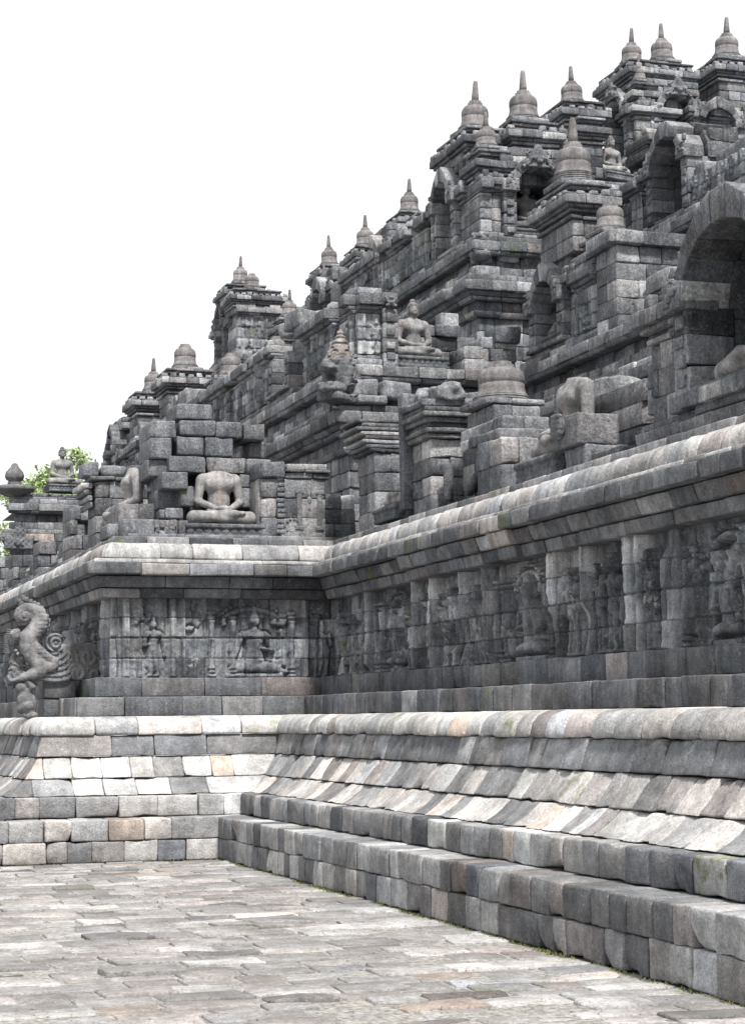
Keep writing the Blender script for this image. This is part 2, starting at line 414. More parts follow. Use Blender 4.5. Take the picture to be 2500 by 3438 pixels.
def build_plinth(seg, root, big, seed, u_lo=None, u_hi=None, m=2):
    q = dict(u_lo=u_lo, u_hi=u_hi)
    w = 0.33 if not big else 0.38
    tb = 0.16 if big else 0.13
    S = Stones(seed)
    course(S, seg, 0.0, 0.0, 0.0, 0.242, 0.5, w*0.95, tint_mu=0.5, tone_mu=0.48+tb, tone_sd=0.17, chip=0.6, **near, **q)
    course(S, seg, 0.0, 0.242, 0.0, 0.486, 0.5, w, tint_mu=0.48, tone_mu=0.45+tb, tone_sd=0.17, chip=0.6, **near, **q)
    S.build('lower_step', M_PLINTH, root, m)
    S = Stones(seed+1)
    course(S, seg, 0.35, 0.489, 0.35, 0.735, 0.4, w, tint_mu=0.5, tone_mu=0.43+tb, tone_sd=0.17, chip=0.7, moss_p=0.05, **near, **q)
    S.build('upper_step', M_PLINTH, root, m)
    S = Stones(seed+2)
    course(S, seg, 0.51, 0.738, 0.755, 0.925, 0.45, w*0.93, bul=-0.010, bulz=-0.010, tint_mu=0.52, tone_mu=0.72, tone_sd=0.16, chip=0.6, rough=0.006, bev=0.012, **q)
    course(S, seg, 0.745, 0.93, 0.93, 1.177, 0.45, w*0.93, bul=-0.004, bulz=-0.003, tint_mu=0.52, tone_mu=0.68, tone_sd=0.16, chip=0.6, rough=0.006, bev=0.014, **q)
    S.build('sloping_course', M_PLINTH, root, m)
    S = Stones(seed+3)
    course(S, seg, 0.915, 1.182, 1.0, 1.43, 0.5, 0.42 if not big else 0.75, tint_mu=0.42, tone_mu=0.36+tb, tone_sd=0.12, chip=0.4, rough=0.006, bev=0.012, **q)
    S.build('fascia_course', M_PLINTH, root, m)
    S = Stones(seed+4)
    course(S, seg, 0.965, 1.428, 1.15, 1.655, 0.55, 0.40 if not big else 0.62, bul=0.042, bulz=0.042, tint_mu=0.45, tone_mu=0.80, tone_sd=0.15, chip=0.5, rough=0.006, bev=0.02, dep_top=0.35, **q)
    S.build('rounded_moulding', M_PLINTH, root, max(m, 2))
def build_upper_wall(seg, root, big, seed, u_lo=None, u_hi=None, m=1, jog=()):
    q = dict(u_lo=u_lo, u_hi=u_hi)
    w = 0.42 if not big else 0.62
    S = Stones(seed)
    course(S, seg, 1.47, 1.655, 1.47, 1.895, 0.4, w, tone_mu=0.42, tone_sd=0.12, rough=0.006, bev=0.012, chip=0.4, **q)
    course(S, seg, 1.75, 1.898, 1.75, 2.135, 0.4, w, tone_mu=0.38, tone_sd=0.11, rough=0.006, bev=0.012, chip=0.35, **q)
    S.build('wall_footing', M_WALL, root, m)
    S = Stones(seed+1)
    for (a, b, sh) in (jog if jog else ((u_lo, u_hi, 0.0),)):
        qq = dict(u_lo=a, u_hi=b, shift=sh)
        course(S, seg, 1.86, 3.135, 1.83, 3.258, 0.5, w*1.1, tone_mu=0.42, rough=0.005, bev=0.01, chip=0.25, **qq)
        course(S, seg, 1.79, 3.262, 1.735, 3.405, 0.5, w*1.1, tone_mu=0.42, rough=0.005, bev=0.012, chip=0.25, **qq)
    course(S, seg, 1.635, 3.412, 1.635, 3.562, 0.5, w, tone_mu=0.45, moss_p=0.10, rough=0.007, bev=0.012, chip=0.55, jit=0.012, **q)
    course(S, seg, 1.725, 3.565, 1.74, 3.62, 0.5, w*1.15, tone_mu=0.75, rough=0.005, bev=0.012, chip=0.3, **q)
    S.build('cornice', M_WALL, root, m)
    S = Stones(seed+2)
    course(S, seg, 1.85, 3.625, 1.965, 3.845, 0.5, 0.36 if not big else 0.62, bul=0.03, bulz=0.03, tone_mu=0.90, tone_sd=0.12, moss_p=0.06, rough=0.006, bev=0.02, chip=0.45, **q)
    S.build('rounded_moulding', M_WALL, root, 2)
    S = Stones(seed+3)
    course(S, seg, 2.02, 3.80, 2.03, 3.93, 0.5, w, tone_mu=0.5, rough=0.006, bev=0.012, **q)
    course(S, seg, 2.27, 3.90, 2.27, 3.99, 0.5, w, tone_mu=0.45, rough=0.006, bev=0.012, **q)
    S.build('parapet_footing', M_WALL, root, 0)
# ------------------------------------------------------------------ carved relief panels
def relief(name, seg, ua, ub, flip, items, root, seed, res=0.0125, z0=2.13, z1=3.15, o_face=2.0, depth=0.11, ch=0.255, amp=1.5):
    """height field: items placed by (u, kind, ...). flip: u runs right-to-left seen from the front"""
    r = np.random.default_rng(seed)
    nu = int(abs(ub-ua)/res)+1; nz_ = int((z1-z0)/res)+1
    u = np.linspace(ua, ub, nu); z = np.linspace(0, z1-z0, nz_)
    UU, ZZ = np.meshgrid(u, z, indexing='ij'); H = np.zeros_like(UU); halo = np.zeros_like(UU)
    Hh = z1-z0
    sgn = -1 if flip else 1
    def blob(x0, y0, x1, y1, r0, r1, h):
        nonlocal H
        lo = min(x0, x1)-max(r0, r1)-0.04; hi = max(x0, x1)+max(r0, r1)+0.04
        i0, i1 = np.searchsorted(u, lo), np.searchsorted(u, hi)
        if i1 <= i0: return
        a = UU[i0:i1]; b = ZZ[i0:i1]
        dx, dy = x1-x0, y1-y0; L2 = dx*dx+dy*dy+1e-9
        t = np.clip(((a-x0)*dx+(b-y0)*dy)/L2, 0, 1)
        d = np.hypot(a-x0-t*dx, b-y0-t*dy)/(r0+(r1-r0)*t)
        H[i0:i1] = np.maximum(H[i0:i1], h*np.clip(1-d*d, 0, 1)**.33)
        rr_m = max(r0, r1); halo[i0:i1] = np.maximum(halo[i0:i1], np.clip((1+.028/rr_m-d)/(.028/rr_m), 0, 1)*(h > .05))
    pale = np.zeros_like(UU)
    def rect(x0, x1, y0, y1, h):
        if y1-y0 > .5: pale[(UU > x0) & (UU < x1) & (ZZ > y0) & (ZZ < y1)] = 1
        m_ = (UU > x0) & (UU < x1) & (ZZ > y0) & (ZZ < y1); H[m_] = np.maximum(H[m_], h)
    def head(x, y, s, h):
        blob(x, y, x, y+0.02*s, 0.052*s, 0.05*s, h*1.25); blob(x, y+0.06*s, x, y+0.12*s, 0.035*s, 0.018*s, h*1.1)
        blob(x, y-0.07*s, x, y-0.09*s, 0.03*s, 0.05*s, h*0.9)
        blob(x-sgn*0.02*s, y-0.005, x-sgn*0.02*s, y-0.01, 0.012, 0.012, h*1.45)
    def standing(x, s=1.0, h=0.085, pose=0):
        s2 = s*0.92; y = 0.03
        d = 0.03*(1 if pose % 2 else -1)
        blob(x-0.05*s2, y+0.02, x-0.045*s2+d, y+0.40*s2, 0.030*s2, 0.05*s2, h*0.8)
        blob(x+0.06*s2, y+0.02, x+0.035*s2+d, y+0.40*s2, 0.030*s2, 0.05*s2, h*0.8)
        blob(x-0.05*s2, y+0.01, x-0.09*s2, y, 0.025, 0.02, h*0.9); blob(x+0.06*s2, y+0.01, x+0.02*s2, y, 0.025, 0.02, h*0.9)
        blob(x+d, y+0.40*s2, x+d*0.5, y+0.47*s2, 0.088*s2, 0.075*s2, h)
        blob(x+d*0.5, y+0.47*s2, x, y+0.62*s2, 0.062*s2, 0.088*s2, h)
        blob(x-0.09*s2, y+0.64*s2, x+0.09*s2, y+0.64*s2, 0.042*s2, 0.042*s2, h)
        head(x-0.01*sgn, y+0.77*s2, s2, h)
        if pose in (0, 2):
            blob(x-0.11*s2, y+0.63*s2, x-0.14*s2, y+0.46*s2, 0.03*s2, 0.026*s2, h); blob(x-0.14*s2, y+0.46*s2, x-0.03*s2, y+0.50*s2, 0.024*s2, 0.02*s2, h*1.1)
        else:
            blob(x-0.11*s2, y+0.63*s2, x-0.16*s2, y+0.45*s2, 0.03*s2, 0.024*s2, h); blob(x-0.16*s2, y+0.45*s2, x-0.15*s2, y+0.30*s2, 0.024*s2, 0.018*s2, h)
        if pose in (1, 2):
            blob(x+0.11*s2, y+0.63*s2, x+0.15*s2, y+0.50*s2, 0.03*s2, 0.024*s2, h); blob(x+0.15*s2, y+0.50*s2, x+0.12*s2, y+0.70*s2, 0.022*s2, 0.018*s2, h*1.1)
        else:
            blob(x+0.11*s2, y+0.63*s2, x+0.15*s2, y+0.45*s2, 0.03*s2, 0.024*s2, h); blob(x+0.15*s2, y+0.45*s2, x+0.17*s2, y+0.30*s2, 0.024*s2, 0.018*s2, h)
        blob(x-0.04*s2, y+0.38*s2, x-0.10*s2, y+0.16*s2, 0.018, 0.03, h*0.7)
    def seated(x, s=1.0, h=0.09):
        y = 0.08
        blob(x-0.19*s, y+0.05, x+0.12*s, y+0.07, 0.055*s, 0.05*s, h); blob(x+0.19*s, y+0.05, x-0.10*s, y+0.09, 0.055*s, 0.045*s, h)
        blob(x, y+0.12*s, x, y+0.22*s, 0.11*s, 0.085*s, h); blob(x, y+0.22*s, x, y+0.34*s, 0.08*s, 0.105*s, h*1.05)
        blob(x-0.11*s, y+0.37*s, x+0.11*s, y+0.37*s, 0.045*s, 0.045*s, h)
        head(x, y+0.52*s, 1.15*s, h*1.05)
        blob(x-0.14*s, y+0.36*s, x-0.19*s, y+0.20*s, 0.035*s, 0.028*s, h); blob(x-0.19*s, y+0.20*s, x-0.22*s, y+0.12*s, 0.026, 0.02, h)
        blob(x+0.14*s, y+0.36*s, x+0.19*s, y+0.22*s, 0.035*s, 0.028*s, h); blob(x+0.19*s, y+0.22*s, x+0.06*s, y+0.24*s, 0.026, 0.02, h*1.1)
        rect(x-0.30*s, x+0.30*s, 0.0, 0.06, h*0.8)
    def kneel(x, s=0.8, h=0.075):
        blob(x-0.02, 0.10, x+0.16*s, 0.08, 0.06*s, 0.05*s, h); blob(x, 0.12, x-0.02, 0.30*s, 0.085*s, 0.08*s, h)
        blob(x-0.07*s, 0.33*s, x+0.07*s, 0.33*s, 0.04, 0.04, h); head(x, 0.46*s, s, h)
        blob(x+0.05, 0.30*s, x+0.14*s, 0.27*s, 0.025, 0.02, h*1.1); blob(x+0.14*s, 0.27*s, x+0.13*s, 0.36*s, 0.02, 0.015, h*1.1)
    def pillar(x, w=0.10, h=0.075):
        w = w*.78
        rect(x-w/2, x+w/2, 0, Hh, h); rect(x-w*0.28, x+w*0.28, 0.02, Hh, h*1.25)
    def baluster(x, h=0.08):
        for y, rr in ((0.03, 0.06), (0.08, 0.045), (0.13, 0.055), (0.72, 0.05), (0.77, 0.06), (0.83, 0.07)):
            blob(x-rr*0.5, y, x+rr*0.5, y, 0.025, 0.025, h)
        blob(x, 0.15, x, 0.70, 0.042, 0.042, h); blob(x, 0.35, x, 0.42, 0.055, 0.055, h)
    def tree(x, s=1.0, h=0.06):
        q_ = Hh-.34*s
        blob(x, 0.02, x+0.02, q_-.1, 0.025, 0.02, h)
        for q in range(22):
            a = r.uniform(0, 6.28); rr = r.uniform(0, 0.16)*s
            blob(x+rr*math.cos(a), q_+rr*0.9*math.sin(a), x+rr*math.cos(a)+0.02, q_+rr*0.9*math.sin(a)+0.02, 0.032, 0.025, h*r.uniform(0.7, 1.3))
    def arch(x, w=0.55, h=0.06):
        for t in np.linspace(0, math.pi, 15):
            blob(x+w/2*math.cos(t), 0.72+0.16*math.sin(t), x+w/2*math.cos(t+0.2), 0.72+0.16*math.sin(t+0.2), 0.032, 0.032, h)
            if r.uniform() < 0.8: blob(x+(w/2+0.05)*math.cos(t), 0.73+0.21*math.sin(t), x+(w/2+0.05)*math.cos(t), 0.74+0.21*math.sin(t), 0.02, 0.02, h)
    fn = dict(s=standing, S=seated, k=kneel, p=pillar, b=baluster, t=tree, a=arch)
    for it in items: fn[it[1]](it[0], *it[2:])
    H = H*amp-.030*halo*(H < .004)
    # course joints, worn surfaces
    H += 0.012*vnoise(np.stack([UU*6, ZZ*6, UU*0+seed], -1))+0.007*vnoise(np.stack([UU*22, ZZ*22, UU*0+seed+9], -1))
    wear = vnoise(np.stack([UU*2.3, ZZ*3.1, UU*0+seed+5], -1)); H *= np.clip(1.12-np.clip(wear, 0, 1)*.8, 0.5, 1.0)
    row = np.minimum((ZZ/ch).astype(int), int(round(Hh/ch))-1)
    st = np.zeros(UU.shape+(4,), np.float32); st[..., 3] = 1
    groove = np.zeros_like(H)
    for k in range(int(round(Hh/ch))):
        cuts = [min(ua, ub)]
        while cuts[-1] < max(ua, ub): cuts.append(cuts[-1]+r.uniform(0.26, 0.52))
        cuts = np.array(cuts); bi = np.searchsorted(cuts, UU)
        m_ = row == k
        tones = np.clip(r.normal(0.44, 0.14, len(cuts)+1), 0.05, 0.9); ti = np.clip(r.normal(0.42, 0.1, len(cuts)+1), 0, 1)
        offs = r.uniform(-0.008, 0.008, len(cuts)+1)
        moss = np.where(r.uniform(0, 1, len(cuts)+1) < 0.012, 0.7, 0.0)
        st[..., 0] = np.where(m_, tones[bi], st[..., 0]); st[..., 1] = np.where(m_, ti[bi], st[..., 1]); st[..., 2] = np.where(m_, moss[bi], st[..., 2])
        H = H+np.where(m_, offs[bi], 0)
        dcut = np.abs(UU[..., None]-cuts[None, None, :]).min(-1) if UU.shape[0] < 400 else np.abs(u[:, None]-cuts[None, :]).min(1)[:, None]+0*ZZ
        groove = np.maximum(groove, np.where(m_ & (dcut < res*0.75), 1, 0))
        if k: groove = np.maximum(groove, np.where(np.abs(ZZ-k*ch) < res*0.75, 1, 0))
    H = H-0.018*groove
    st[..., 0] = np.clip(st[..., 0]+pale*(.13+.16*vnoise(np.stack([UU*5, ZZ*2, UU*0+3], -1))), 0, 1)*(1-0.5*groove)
    # vertices; wall surface recedes by `depth` behind the pillar plane
    V = np.zeros(UU.shape+(3,)); oo = o_face+depth*0.6-H
    if seg.axis == 'Y': V[..., 0] = seg.base+oo; V[..., 1] = UU
    else: V[..., 0] = UU; V[..., 1] = seg.base+oo
    V[..., 2] = z0+ZZ
    idx = np.arange(nu*nz_).reshape(nu, nz_)
    Fc = np.stack([idx[:-1, :-1], idx[1:, :-1], idx[1:, 1:], idx[:-1, 1:]], -1).reshape(-1, 4)
    if seg.axis == 'Y': Fc = Fc[:, ::-1]
    o = link_mesh(name, V.reshape(-1, 3), Fc, M_RELIEF, root, st.reshape(-1, 4), True)
    return o
# ------------------------------------------------------------------ ground
S = Stones(11); r = S.r
def build_ground():
    n = 40
    V = [(-60, -20, -0.03), (140, -20, -0.03), (140, 180, -0.03), (-60, 180, -0.03)]
    g = link_mesh('ground', V, [(0, 1, 2, 3)], M_GRIT, smooth=False); props(g, 'gritty ground under and around the stone paving', 'ground', kind='structure')
    S = Stones(12); r = S.r
    y = 7.2
    while y < 33:
        xe = X0 if y < Y0-.05 else XL-.35
        dy = r.uniform(0.24, 0.33)
        x = -5.6+r.uniform(-0.4, 0)
        while x < xe-0.02:
            dx = r.uniform(0.30, 0.62)
            if x+dx > xe-0.25: dx = max(xe+0.02-x, 0.2)
            ga = r.uniform(0.004, 0.014); zt = r.normal(-0.002, 0.007)
            tone = float(np.clip(r.normal(0.55, 0.17), 0.05, 1)); tint = float(np.clip(r.normal(0.52, 0.13), 0.1, 0.85))
            if r.uniform() < 0.006: tint = 1.0
            sk = r.uniform(-0.02, 0.02)
            c = [(x+ga+sk, y+ga, -0.12), (x+ga+sk, y+ga, zt), (x+ga, y+dy-ga, -0.12), (x+ga, y+dy-ga, zt+r.normal(0, 0.004)),
                 (x+dx-ga+sk, y+ga, -0.12), (x+dx-ga+sk, y+ga, zt+r.normal(0, 0.004)), (x+dx-ga, y+dy-ga, -0.12), (x+dx-ga, y+dy-ga, zt)]
            S.add(c, tone=tone, tint=tint, moss=(0.5 if r.uniform() < 0.03 else 0), bev=0.012, rough=0.011, chip=0.8)
            x += dx
        y += dy
    p = S.build('pavement', M_PAVE, None, 1)
    props(p, 'pale grey and pinkish stone paving slabs in front of the temple steps', 'pavement', kind='structure')
    me = bpy.data.meshes.new('joint_bed')
    g2 = link_mesh('path', [(-8, 5, -0.012), (X0+0.1, 5, -0.012), (X0+0.1, Y0+0.1, -0.012), (-8, Y0+0.1, -0.012)], [(0, 1, 2, 3)], M_GRIT, smooth=False)
    props(g2, 'pale grit filling the joints between paving slabs', 'paving bed', kind='structure')
build_ground()
# ------------------------------------------------------------------ lowest terrace
w_r = thing('terrace_wall', 'long terrace wall on the right with carved standing figures and stepped plinth', 'terrace wall', (0, 0, 0))
build_plinth(SEG_R, w_r, False, 101, u_lo=5.0)
JOG = ((5.0, 12.6, -0.07), (12.6, 17.3, 0.0), (17.3, 20.6, -0.06), (20.6, Y0+1.85, 0.02))
build_upper_wall(SEG_R, w_r, False, 121, u_lo=5.0, jog=JOG)
w_f = thing('terrace_wall', 'short terrace wall facing the plaza below the headless seated figure', 'terrace wall', (0, 0, 0))
build_plinth(SEG_F, w_f, True, 141)
build_upper_wall(SEG_F, w_f, True, 161)
w_l = thing('terrace_wall', 'terrace wall running back on the far left behind the scrolled elephant trunk spout', 'terrace wall', (0, 0, 0))
build_plinth(SEG_L, w_l, False, 181, m=1)
build_upper_wall(SEG_L, w_l, False, 201, m=0)
# relief layout on the right wall: y of each item
def R_items():
    px = [(1245, 'p', 0.07), (1150, 's', 0.95, 0.085, 0), (1185, 's', 0.9, 0.085, 1), (1215, 's', 0.95, 0.085, 2),
          (1270, 'b'), (1290, 'b'), (1334, 'S', 0.85), (1334, 'a', 0.5), (1385, 's', 0.9, 0.08, 1), (1405, 'p', 0.08), (1436, 's', 1.0, 0.085, 0), (1462, 'p', 0.1),
          (1500, 's', 0.95, 0.085, 2), (1534, 's', 1.0, 0.085, 1), (1563, 'p', 0.1), (1592, 's', 0.9, 0.08, 0), (1618, 's', 0.98, 0.085, 1), (1645, 'p', 0.08),
          (1678, 'b'), (1706, 'b'), (1718, 'k', 0.85), (1785, 'S', 1.15), (1775, 'a', 0.62), (1840, 'b'), (1868, 'p', 0.13), (1890, 'p', 0.06), (1925, 's', 0.98, 0.085, 0), (1950, 's', 0.8, 0.08, 1), (1977, 'p', 0.12),
          (2025, 's', 0.97, 0.09, 0), (2068, 's', 1.05, 0.10, 2), (2100, 's', 0.8, 0.08, 1), (2130, 'p', 0.16), (2162, 'p', 0.07), (2200, 's', 1.02, 0.09, 1), (2258, 'p', 0.2),
          (2310, 'b'), (2345, 't'), (2400, 't'), (2455, 'S', 1.0), (2455, 'a', 0.6), (2520, 's')]
    out = []
    for it in px:
        # intersection of the sight line with the relief plane, worked out beforehand
        dx = (it[0]-IMG_W/2)/F_PX
        a = YAW+math.atan(dx)
        out.append(((X0+2.0)/math.tan(a),)+tuple(it[1:]))
    return out
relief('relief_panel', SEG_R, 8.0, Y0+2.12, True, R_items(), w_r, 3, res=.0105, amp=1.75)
s_ = Stones(9)
course(s_, SEG_R, 2.02, 2.13, 2.02, 3.15, 0.3, 1.0, u_lo=5.0, u_hi=8.0)
s_.build('plain_wall', M_WALL, w_r)
fi = [(4.62, 'p', 0.12), (4.98, 's', 0.9, 0.06, 0), (5.22, 'p', 0.12), (5.36, 'p', 0.05), (5.72, 'b'), (6.0, 'b'), (6.25, 'a', 0.75), (6.28, 'S', 1.25, 0.075), (6.02, 'k', 0.6, 0.05), (6.78, 'b'), (6.98, 'p', 0.08), (7.2, 's', 0.85, 0.05, 1), (7.4, 'p', 0.05), (4.80, 't', .7, .04), (5.5, 't', .9, .04), (6.62, 't', .9, .045), (6.6, 'k', .6, .05), (7.1, 't', .8, .04)]
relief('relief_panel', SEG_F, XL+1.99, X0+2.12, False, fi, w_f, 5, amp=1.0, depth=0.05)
li = []
yy = 24.5; rr_ = np.random.default_rng(8)
while yy < 45:
    li += [(yy, 'p', 0.1), (yy+0.35, 's', 0.95, 0.08, int(rr_.integers(0, 3))), (yy+0.75, 's', 0.95, 0.08, int(rr_.integers(0, 3))), (yy+1.1, 'p', 0.08)]
    if rr_.uniform() < 0.5: li += [(yy+1.6, 'S', 1.0), (yy+1.6, 'a', 0.6)]; yy += 0.9
    yy += 1.35
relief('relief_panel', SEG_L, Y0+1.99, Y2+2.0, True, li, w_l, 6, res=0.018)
# ------------------------------------------------------------------ upper terraces: plan offsets and deck levels
TS = {1: 2.27, 2: 6.48, 3: 10.05, 4: 14.3, 5: 16.5}
TZ = {1: 3.98, 2: 7.15, 3: 10.25, 4: 12.85, 5: 14.3}
up_kw = dict(rough=0.010, bev=0.014, chip=0.5)
def main_wall(k, seg, seed, label, u_lo=None, u_hi=None, m=0):
    """retaining wall that carries deck k, with its cornice and the ledge on top"""
    s, z = TS[k], TZ[k]; zb = TZ[k-1]-0.1
    root = thing('gallery_wall', label, 'gallery wall')
    q = dict(u_lo=u_lo, u_hi=u_hi); S = Stones(seed)
    top = z-1.42
    nn = max(1, int((top-zb)/0.25)); zz = np.linspace(zb, top, nn+1)
    rgd = seg is SEG_R or seg is SEG_L
    for i in range(nn):
        course(S, seg, s+0.12, zz[i], s+0.12, zz[i+1], 0.5, 0.45, tone_mu=0.47, tone_sd=0.17, jit=(.05 if rgd else .02), **up_kw, **q)
    S.build('wall_face', M_RELIEF, root, m)
    S = Stones(seed+1)
    course(S, seg, s+0.02, top, s-0.02, top+0.1, 0.5, 0.6, tone_mu=0.5, **up_kw, **q)
    course(S, seg, s+0.08, top+0.1, s+0.08, top+0.30, 0.5, 0.4, tone_mu=0.42, **up_kw, **q)
    course(S, seg, s-0.03, top+0.30, s-0.08, top+0.36, 0.5, 0.6, tone_mu=0.5, **up_kw, **q)
    course(S, seg, s-0.10, top+0.36, s-0.16, top+0.44, 0.5, 0.6, tone_mu=0.4, **up_kw, **q)
    course(S, seg, s-0.24, top+0.44, s-0.24, top+0.63, 0.6, 0.55, tone_mu=0.48, tone_sd=0.12, moss_p=0.04, **up_kw, **q)
    S.build('cornice', M_UPPER, root, m)
    S = Stones(seed+2)
    course(S, seg, s-0.13, top+0.635, s-0.13, top+0.75, 0.5, 0.5, tone_mu=0.52, jit=0.03, skip=0.05, **up_kw, **q)
    course(S, seg, s+0.06, top+0.755, s+0.06, top+0.95, 0.5, 0.4, tone_mu=0.5, jit=0.04, **up_kw, **q)
    course(S, seg, s+0.20, top+0.95, s+0.22, z-0.25, 0.5, 0.45, tone_mu=0.4, jit=0.02, **up_kw, **q)
    course(S, seg, s+0.05, z-0.25, s+0.02, z-0.18, 0.5, 0.6, tone_mu=0.4, **up_kw, **q)
    course(S, seg, s, z-0.18, s, z, 0.9, 0.5, tone_mu=0.55, tone_sd=0.12, **up_kw, **q)
    S.build('ledge', M_UPPER, root, m)
    return root
def carve(S, u0, u1, w0, w1, v, r, n=9, t=0.018):
    """little raised carvings on a panel"""
    for _ in range(n):
        a = r.uniform(u0, u1); b = r.uniform(w0, w1); x = r.uniform(0.02, 0.05); y = r.uniform(0.02, 0.07)
        S.box(a-x, a+x, v-t*r.uniform(0.6, 1.4), v+0.03, b-y, b+y, taper=0.006, bev=0.012, rough=0.008, chip=0, tone=r.uniform(0.35, 0.6))
def parapet(k, seg, u0, u1, seed, label, h=1.17, ruin=0.0, thick=0.95, so=0.22):
    """balustrade between two niches (flat carved wall with base and cornice)"""
    s, z = TS[k]+so, TZ[k]
    S = Stones(seed); r = S.r
    root = thing('balustrade_wall', label, 'balustrade wall')
    q = dict(u_lo=u0, u_hi=u1, tone_sd=0.16, **up_kw)
    course(S, seg, s-0.10, z, s-0.10, z+0.14, thick, 0.5, tone_mu=0.5, **q)
    course(S, seg, s-0.05, z+0.14, s-0.02, z+0.22, thick, 0.5, tone_mu=0.55, **q)
    bh = (h-0.30-0.22)
    for i in range(3):
        if ruin and i == 2 and r.uniform() < ruin: continue
        course(S, seg, s, z+0.22+bh*i/3, s, z+0.22+bh*(i+1)/3, thick, 0.38, tone_mu=0.55, skip=ruin*0.25*i, jit=0.006, **q)
    S.build('wall_body', M_UPPER, root, 0)
    if ruin < 0.6:
        S = Stones(seed+1); zt = z+0.22+bh
        course(S, seg, s-0.04, zt, s-0.08, zt+0.06, thick, 0.5, tone_mu=0.55, skip=ruin*0.3, **q)
        course(S, seg, s-0.11, zt+0.06, s-0.14, zt+0.13, thick+0.1, 0.5, tone_mu=0.4, skip=ruin*0.3, **q)
        course(S, seg, s-0.20, zt+0.13, s-0.20, zt+0.30, thick+0.2, 0.5, tone_mu=0.5, skip=ruin*0.4, **q)
        course(S, seg, s-0.12, zt+0.30, s-0.08, zt+0.42, 0.25, 0.35, tone_mu=0.55, jit=0.03, skip=0.15+ruin*0.4, **q)
        S.build('cornice', M_UPPER, root, 0)
    # carved figures on the panel
    its = []; uu = u0+0.12; fs = bh*1.0
    while uu < u1-0.15:
        c = r.uniform()
        its.append((uu, 'p', .07, .03)); uu += r.uniform(.16, .24)
        if c < .5: its.append((uu, 's', fs*1.02, .04, int(r.integers(0, 3))))
        elif c < .8: its += [(uu, 't', fs*.7, .04), (uu+.05, 'k', fs*.7, .035)]
        else: its += [(uu+.06, 'S', fs*.75, .045)]; uu += .08
        uu += r.uniform(.16, .26)
    far_ = seg in (SEG_L, SEG_F2, SEG_L2)
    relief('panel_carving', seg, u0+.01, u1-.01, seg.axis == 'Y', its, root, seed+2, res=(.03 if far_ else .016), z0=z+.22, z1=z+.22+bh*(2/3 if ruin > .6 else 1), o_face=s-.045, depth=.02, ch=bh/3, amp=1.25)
    return root
# ------------------------------------------------------------------ bell stupa
def lathe(prof, n=28):
    prof = np.array(prof); a = np.linspace(0, 2*math.pi, n, endpoint=False)
    V = np.stack([prof[:, None, 0]*np.cos(a), prof[:, None, 0]*np.sin(a), prof[:, None, 1]+0*a], -1).reshape(-1, 3)
    m_ = len(prof); F_ = []
    for i in range(m_-1):
        for j in range(n):
            F_.append((i*n+j, i*n+(j+1) % n, (i+1)*n+(j+1) % n, (i+1)*n+j))
    V = V+0.004*np.stack([vnoise(V*9+q*17) for q in range(3)], -1)
    return V, np.array(F_)
def make_stupa(name, label, spire=1.0, wid=1.0, rings=2, broken=False, group='bell-shaped stupas on the parapet towers'):
    """unit stupa: bell base diameter 1, z=0 at the underside of the base slab"""
    t = thing(name, label, 'stupa', group=group)
    S = Stones(77)
    S.masonry(-0.62, 0.62, -0.62, 0.62, -0.17, -0.02, ch=0.15, bw=0.62, dv=0.62, rough=0.012, bev=0.03, chip=0.4)
    S.build('base_slab', M_UPPER, t, 0)
    pr = [(0.0, -0.02), (0.56, -0.02)]; z = 0.0
    for q in range(rings): pr += [(0.56-0.015*q, z), (0.575-0.015*q, z+0.025), (0.545-0.015*q, z+0.05), (0.53-0.015*q, z+0.055)]; z += 0.06
    V, Fc = lathe(pr+[(0.5, z), (0.0, z)]); link_mesh('lotus_ring', V, Fc, M_STATUE, t, st_array(len(V), 0.35, 0.5))
    pr = [(0.0, z-0.01), (0.52, z-0.01), (0.50, z+0.03), (0.465, z+0.10), (0.445, z+0.20), (0.44, z+0.31), (0.430, z+0.32), (0.445, z+0.335), (0.45, z+0.42), (0.445, z+0.52), (0.42, z+0.60), (0.365, z+0.665), (0.29, z+0.70), (0.20, z+0.71), (0.0, z+0.715)]
    V, Fc = lathe(pr); link_mesh('bell', V, Fc, M_STATUE, t, st_array(len(V), 0.42, 0.62))
    z += 0.70
    n = 8
    V, Fc = lathe([(0.0, z-0.01), (0.275, z-0.01), (0.265, z+0.09), (0.22, z+0.095), (0.215, z+0.17), (0.0, z+0.175)], 8)
    link_mesh('harmika', V, Fc, M_STATUE, t, st_array(len(V), 0.5, 0.6), smooth=False); z += 0.17
    if not broken:
        V, Fc = lathe([(0.0, z-0.01), (0.13*wid, z-0.01), (0.115*wid, z+0.20), (0.078*wid, z+0.60*spire), (0.06*wid, z+0.68*spire), (0.0, z+0.70*spire)], 10)
        link_mesh('spire', V, Fc, M_STATUE, t, st_array(len(V), 0.4, 0.7))
    return t
protoA = [None]; protoB = [None]; protoC = [None]
def stupa(label, x, y, z, d, rz=0.0, kind='A'):
    P = dict(A=protoA, B=protoB, C=protoC)[kind]
    if P[0] is None:
        P[0] = make_stupa('bell_stupa', label, broken=(kind == 'B'), rings=(4 if kind == 'C' else 2), spire=1.0, wid=(1.15 if kind == 'C' else 1.0))
        P[0].location = (x, y, z); P[0].rotation_euler = (0, 0, rz); P[0].scale = (d, d, d)
        return P[0]
    rs_ = np.random.default_rng(int(abs(x*97+y*31)))
    o = dup(P[0], label, (x, y, z), rz+rs_.uniform(-.3, .3), (d, d, d*rs_.uniform(.95, 1.07)))
    o.rotation_euler = (rs_.normal(0, .012), rs_.normal(0, .012), rz+rs_.uniform(-.15, .15))
    return o
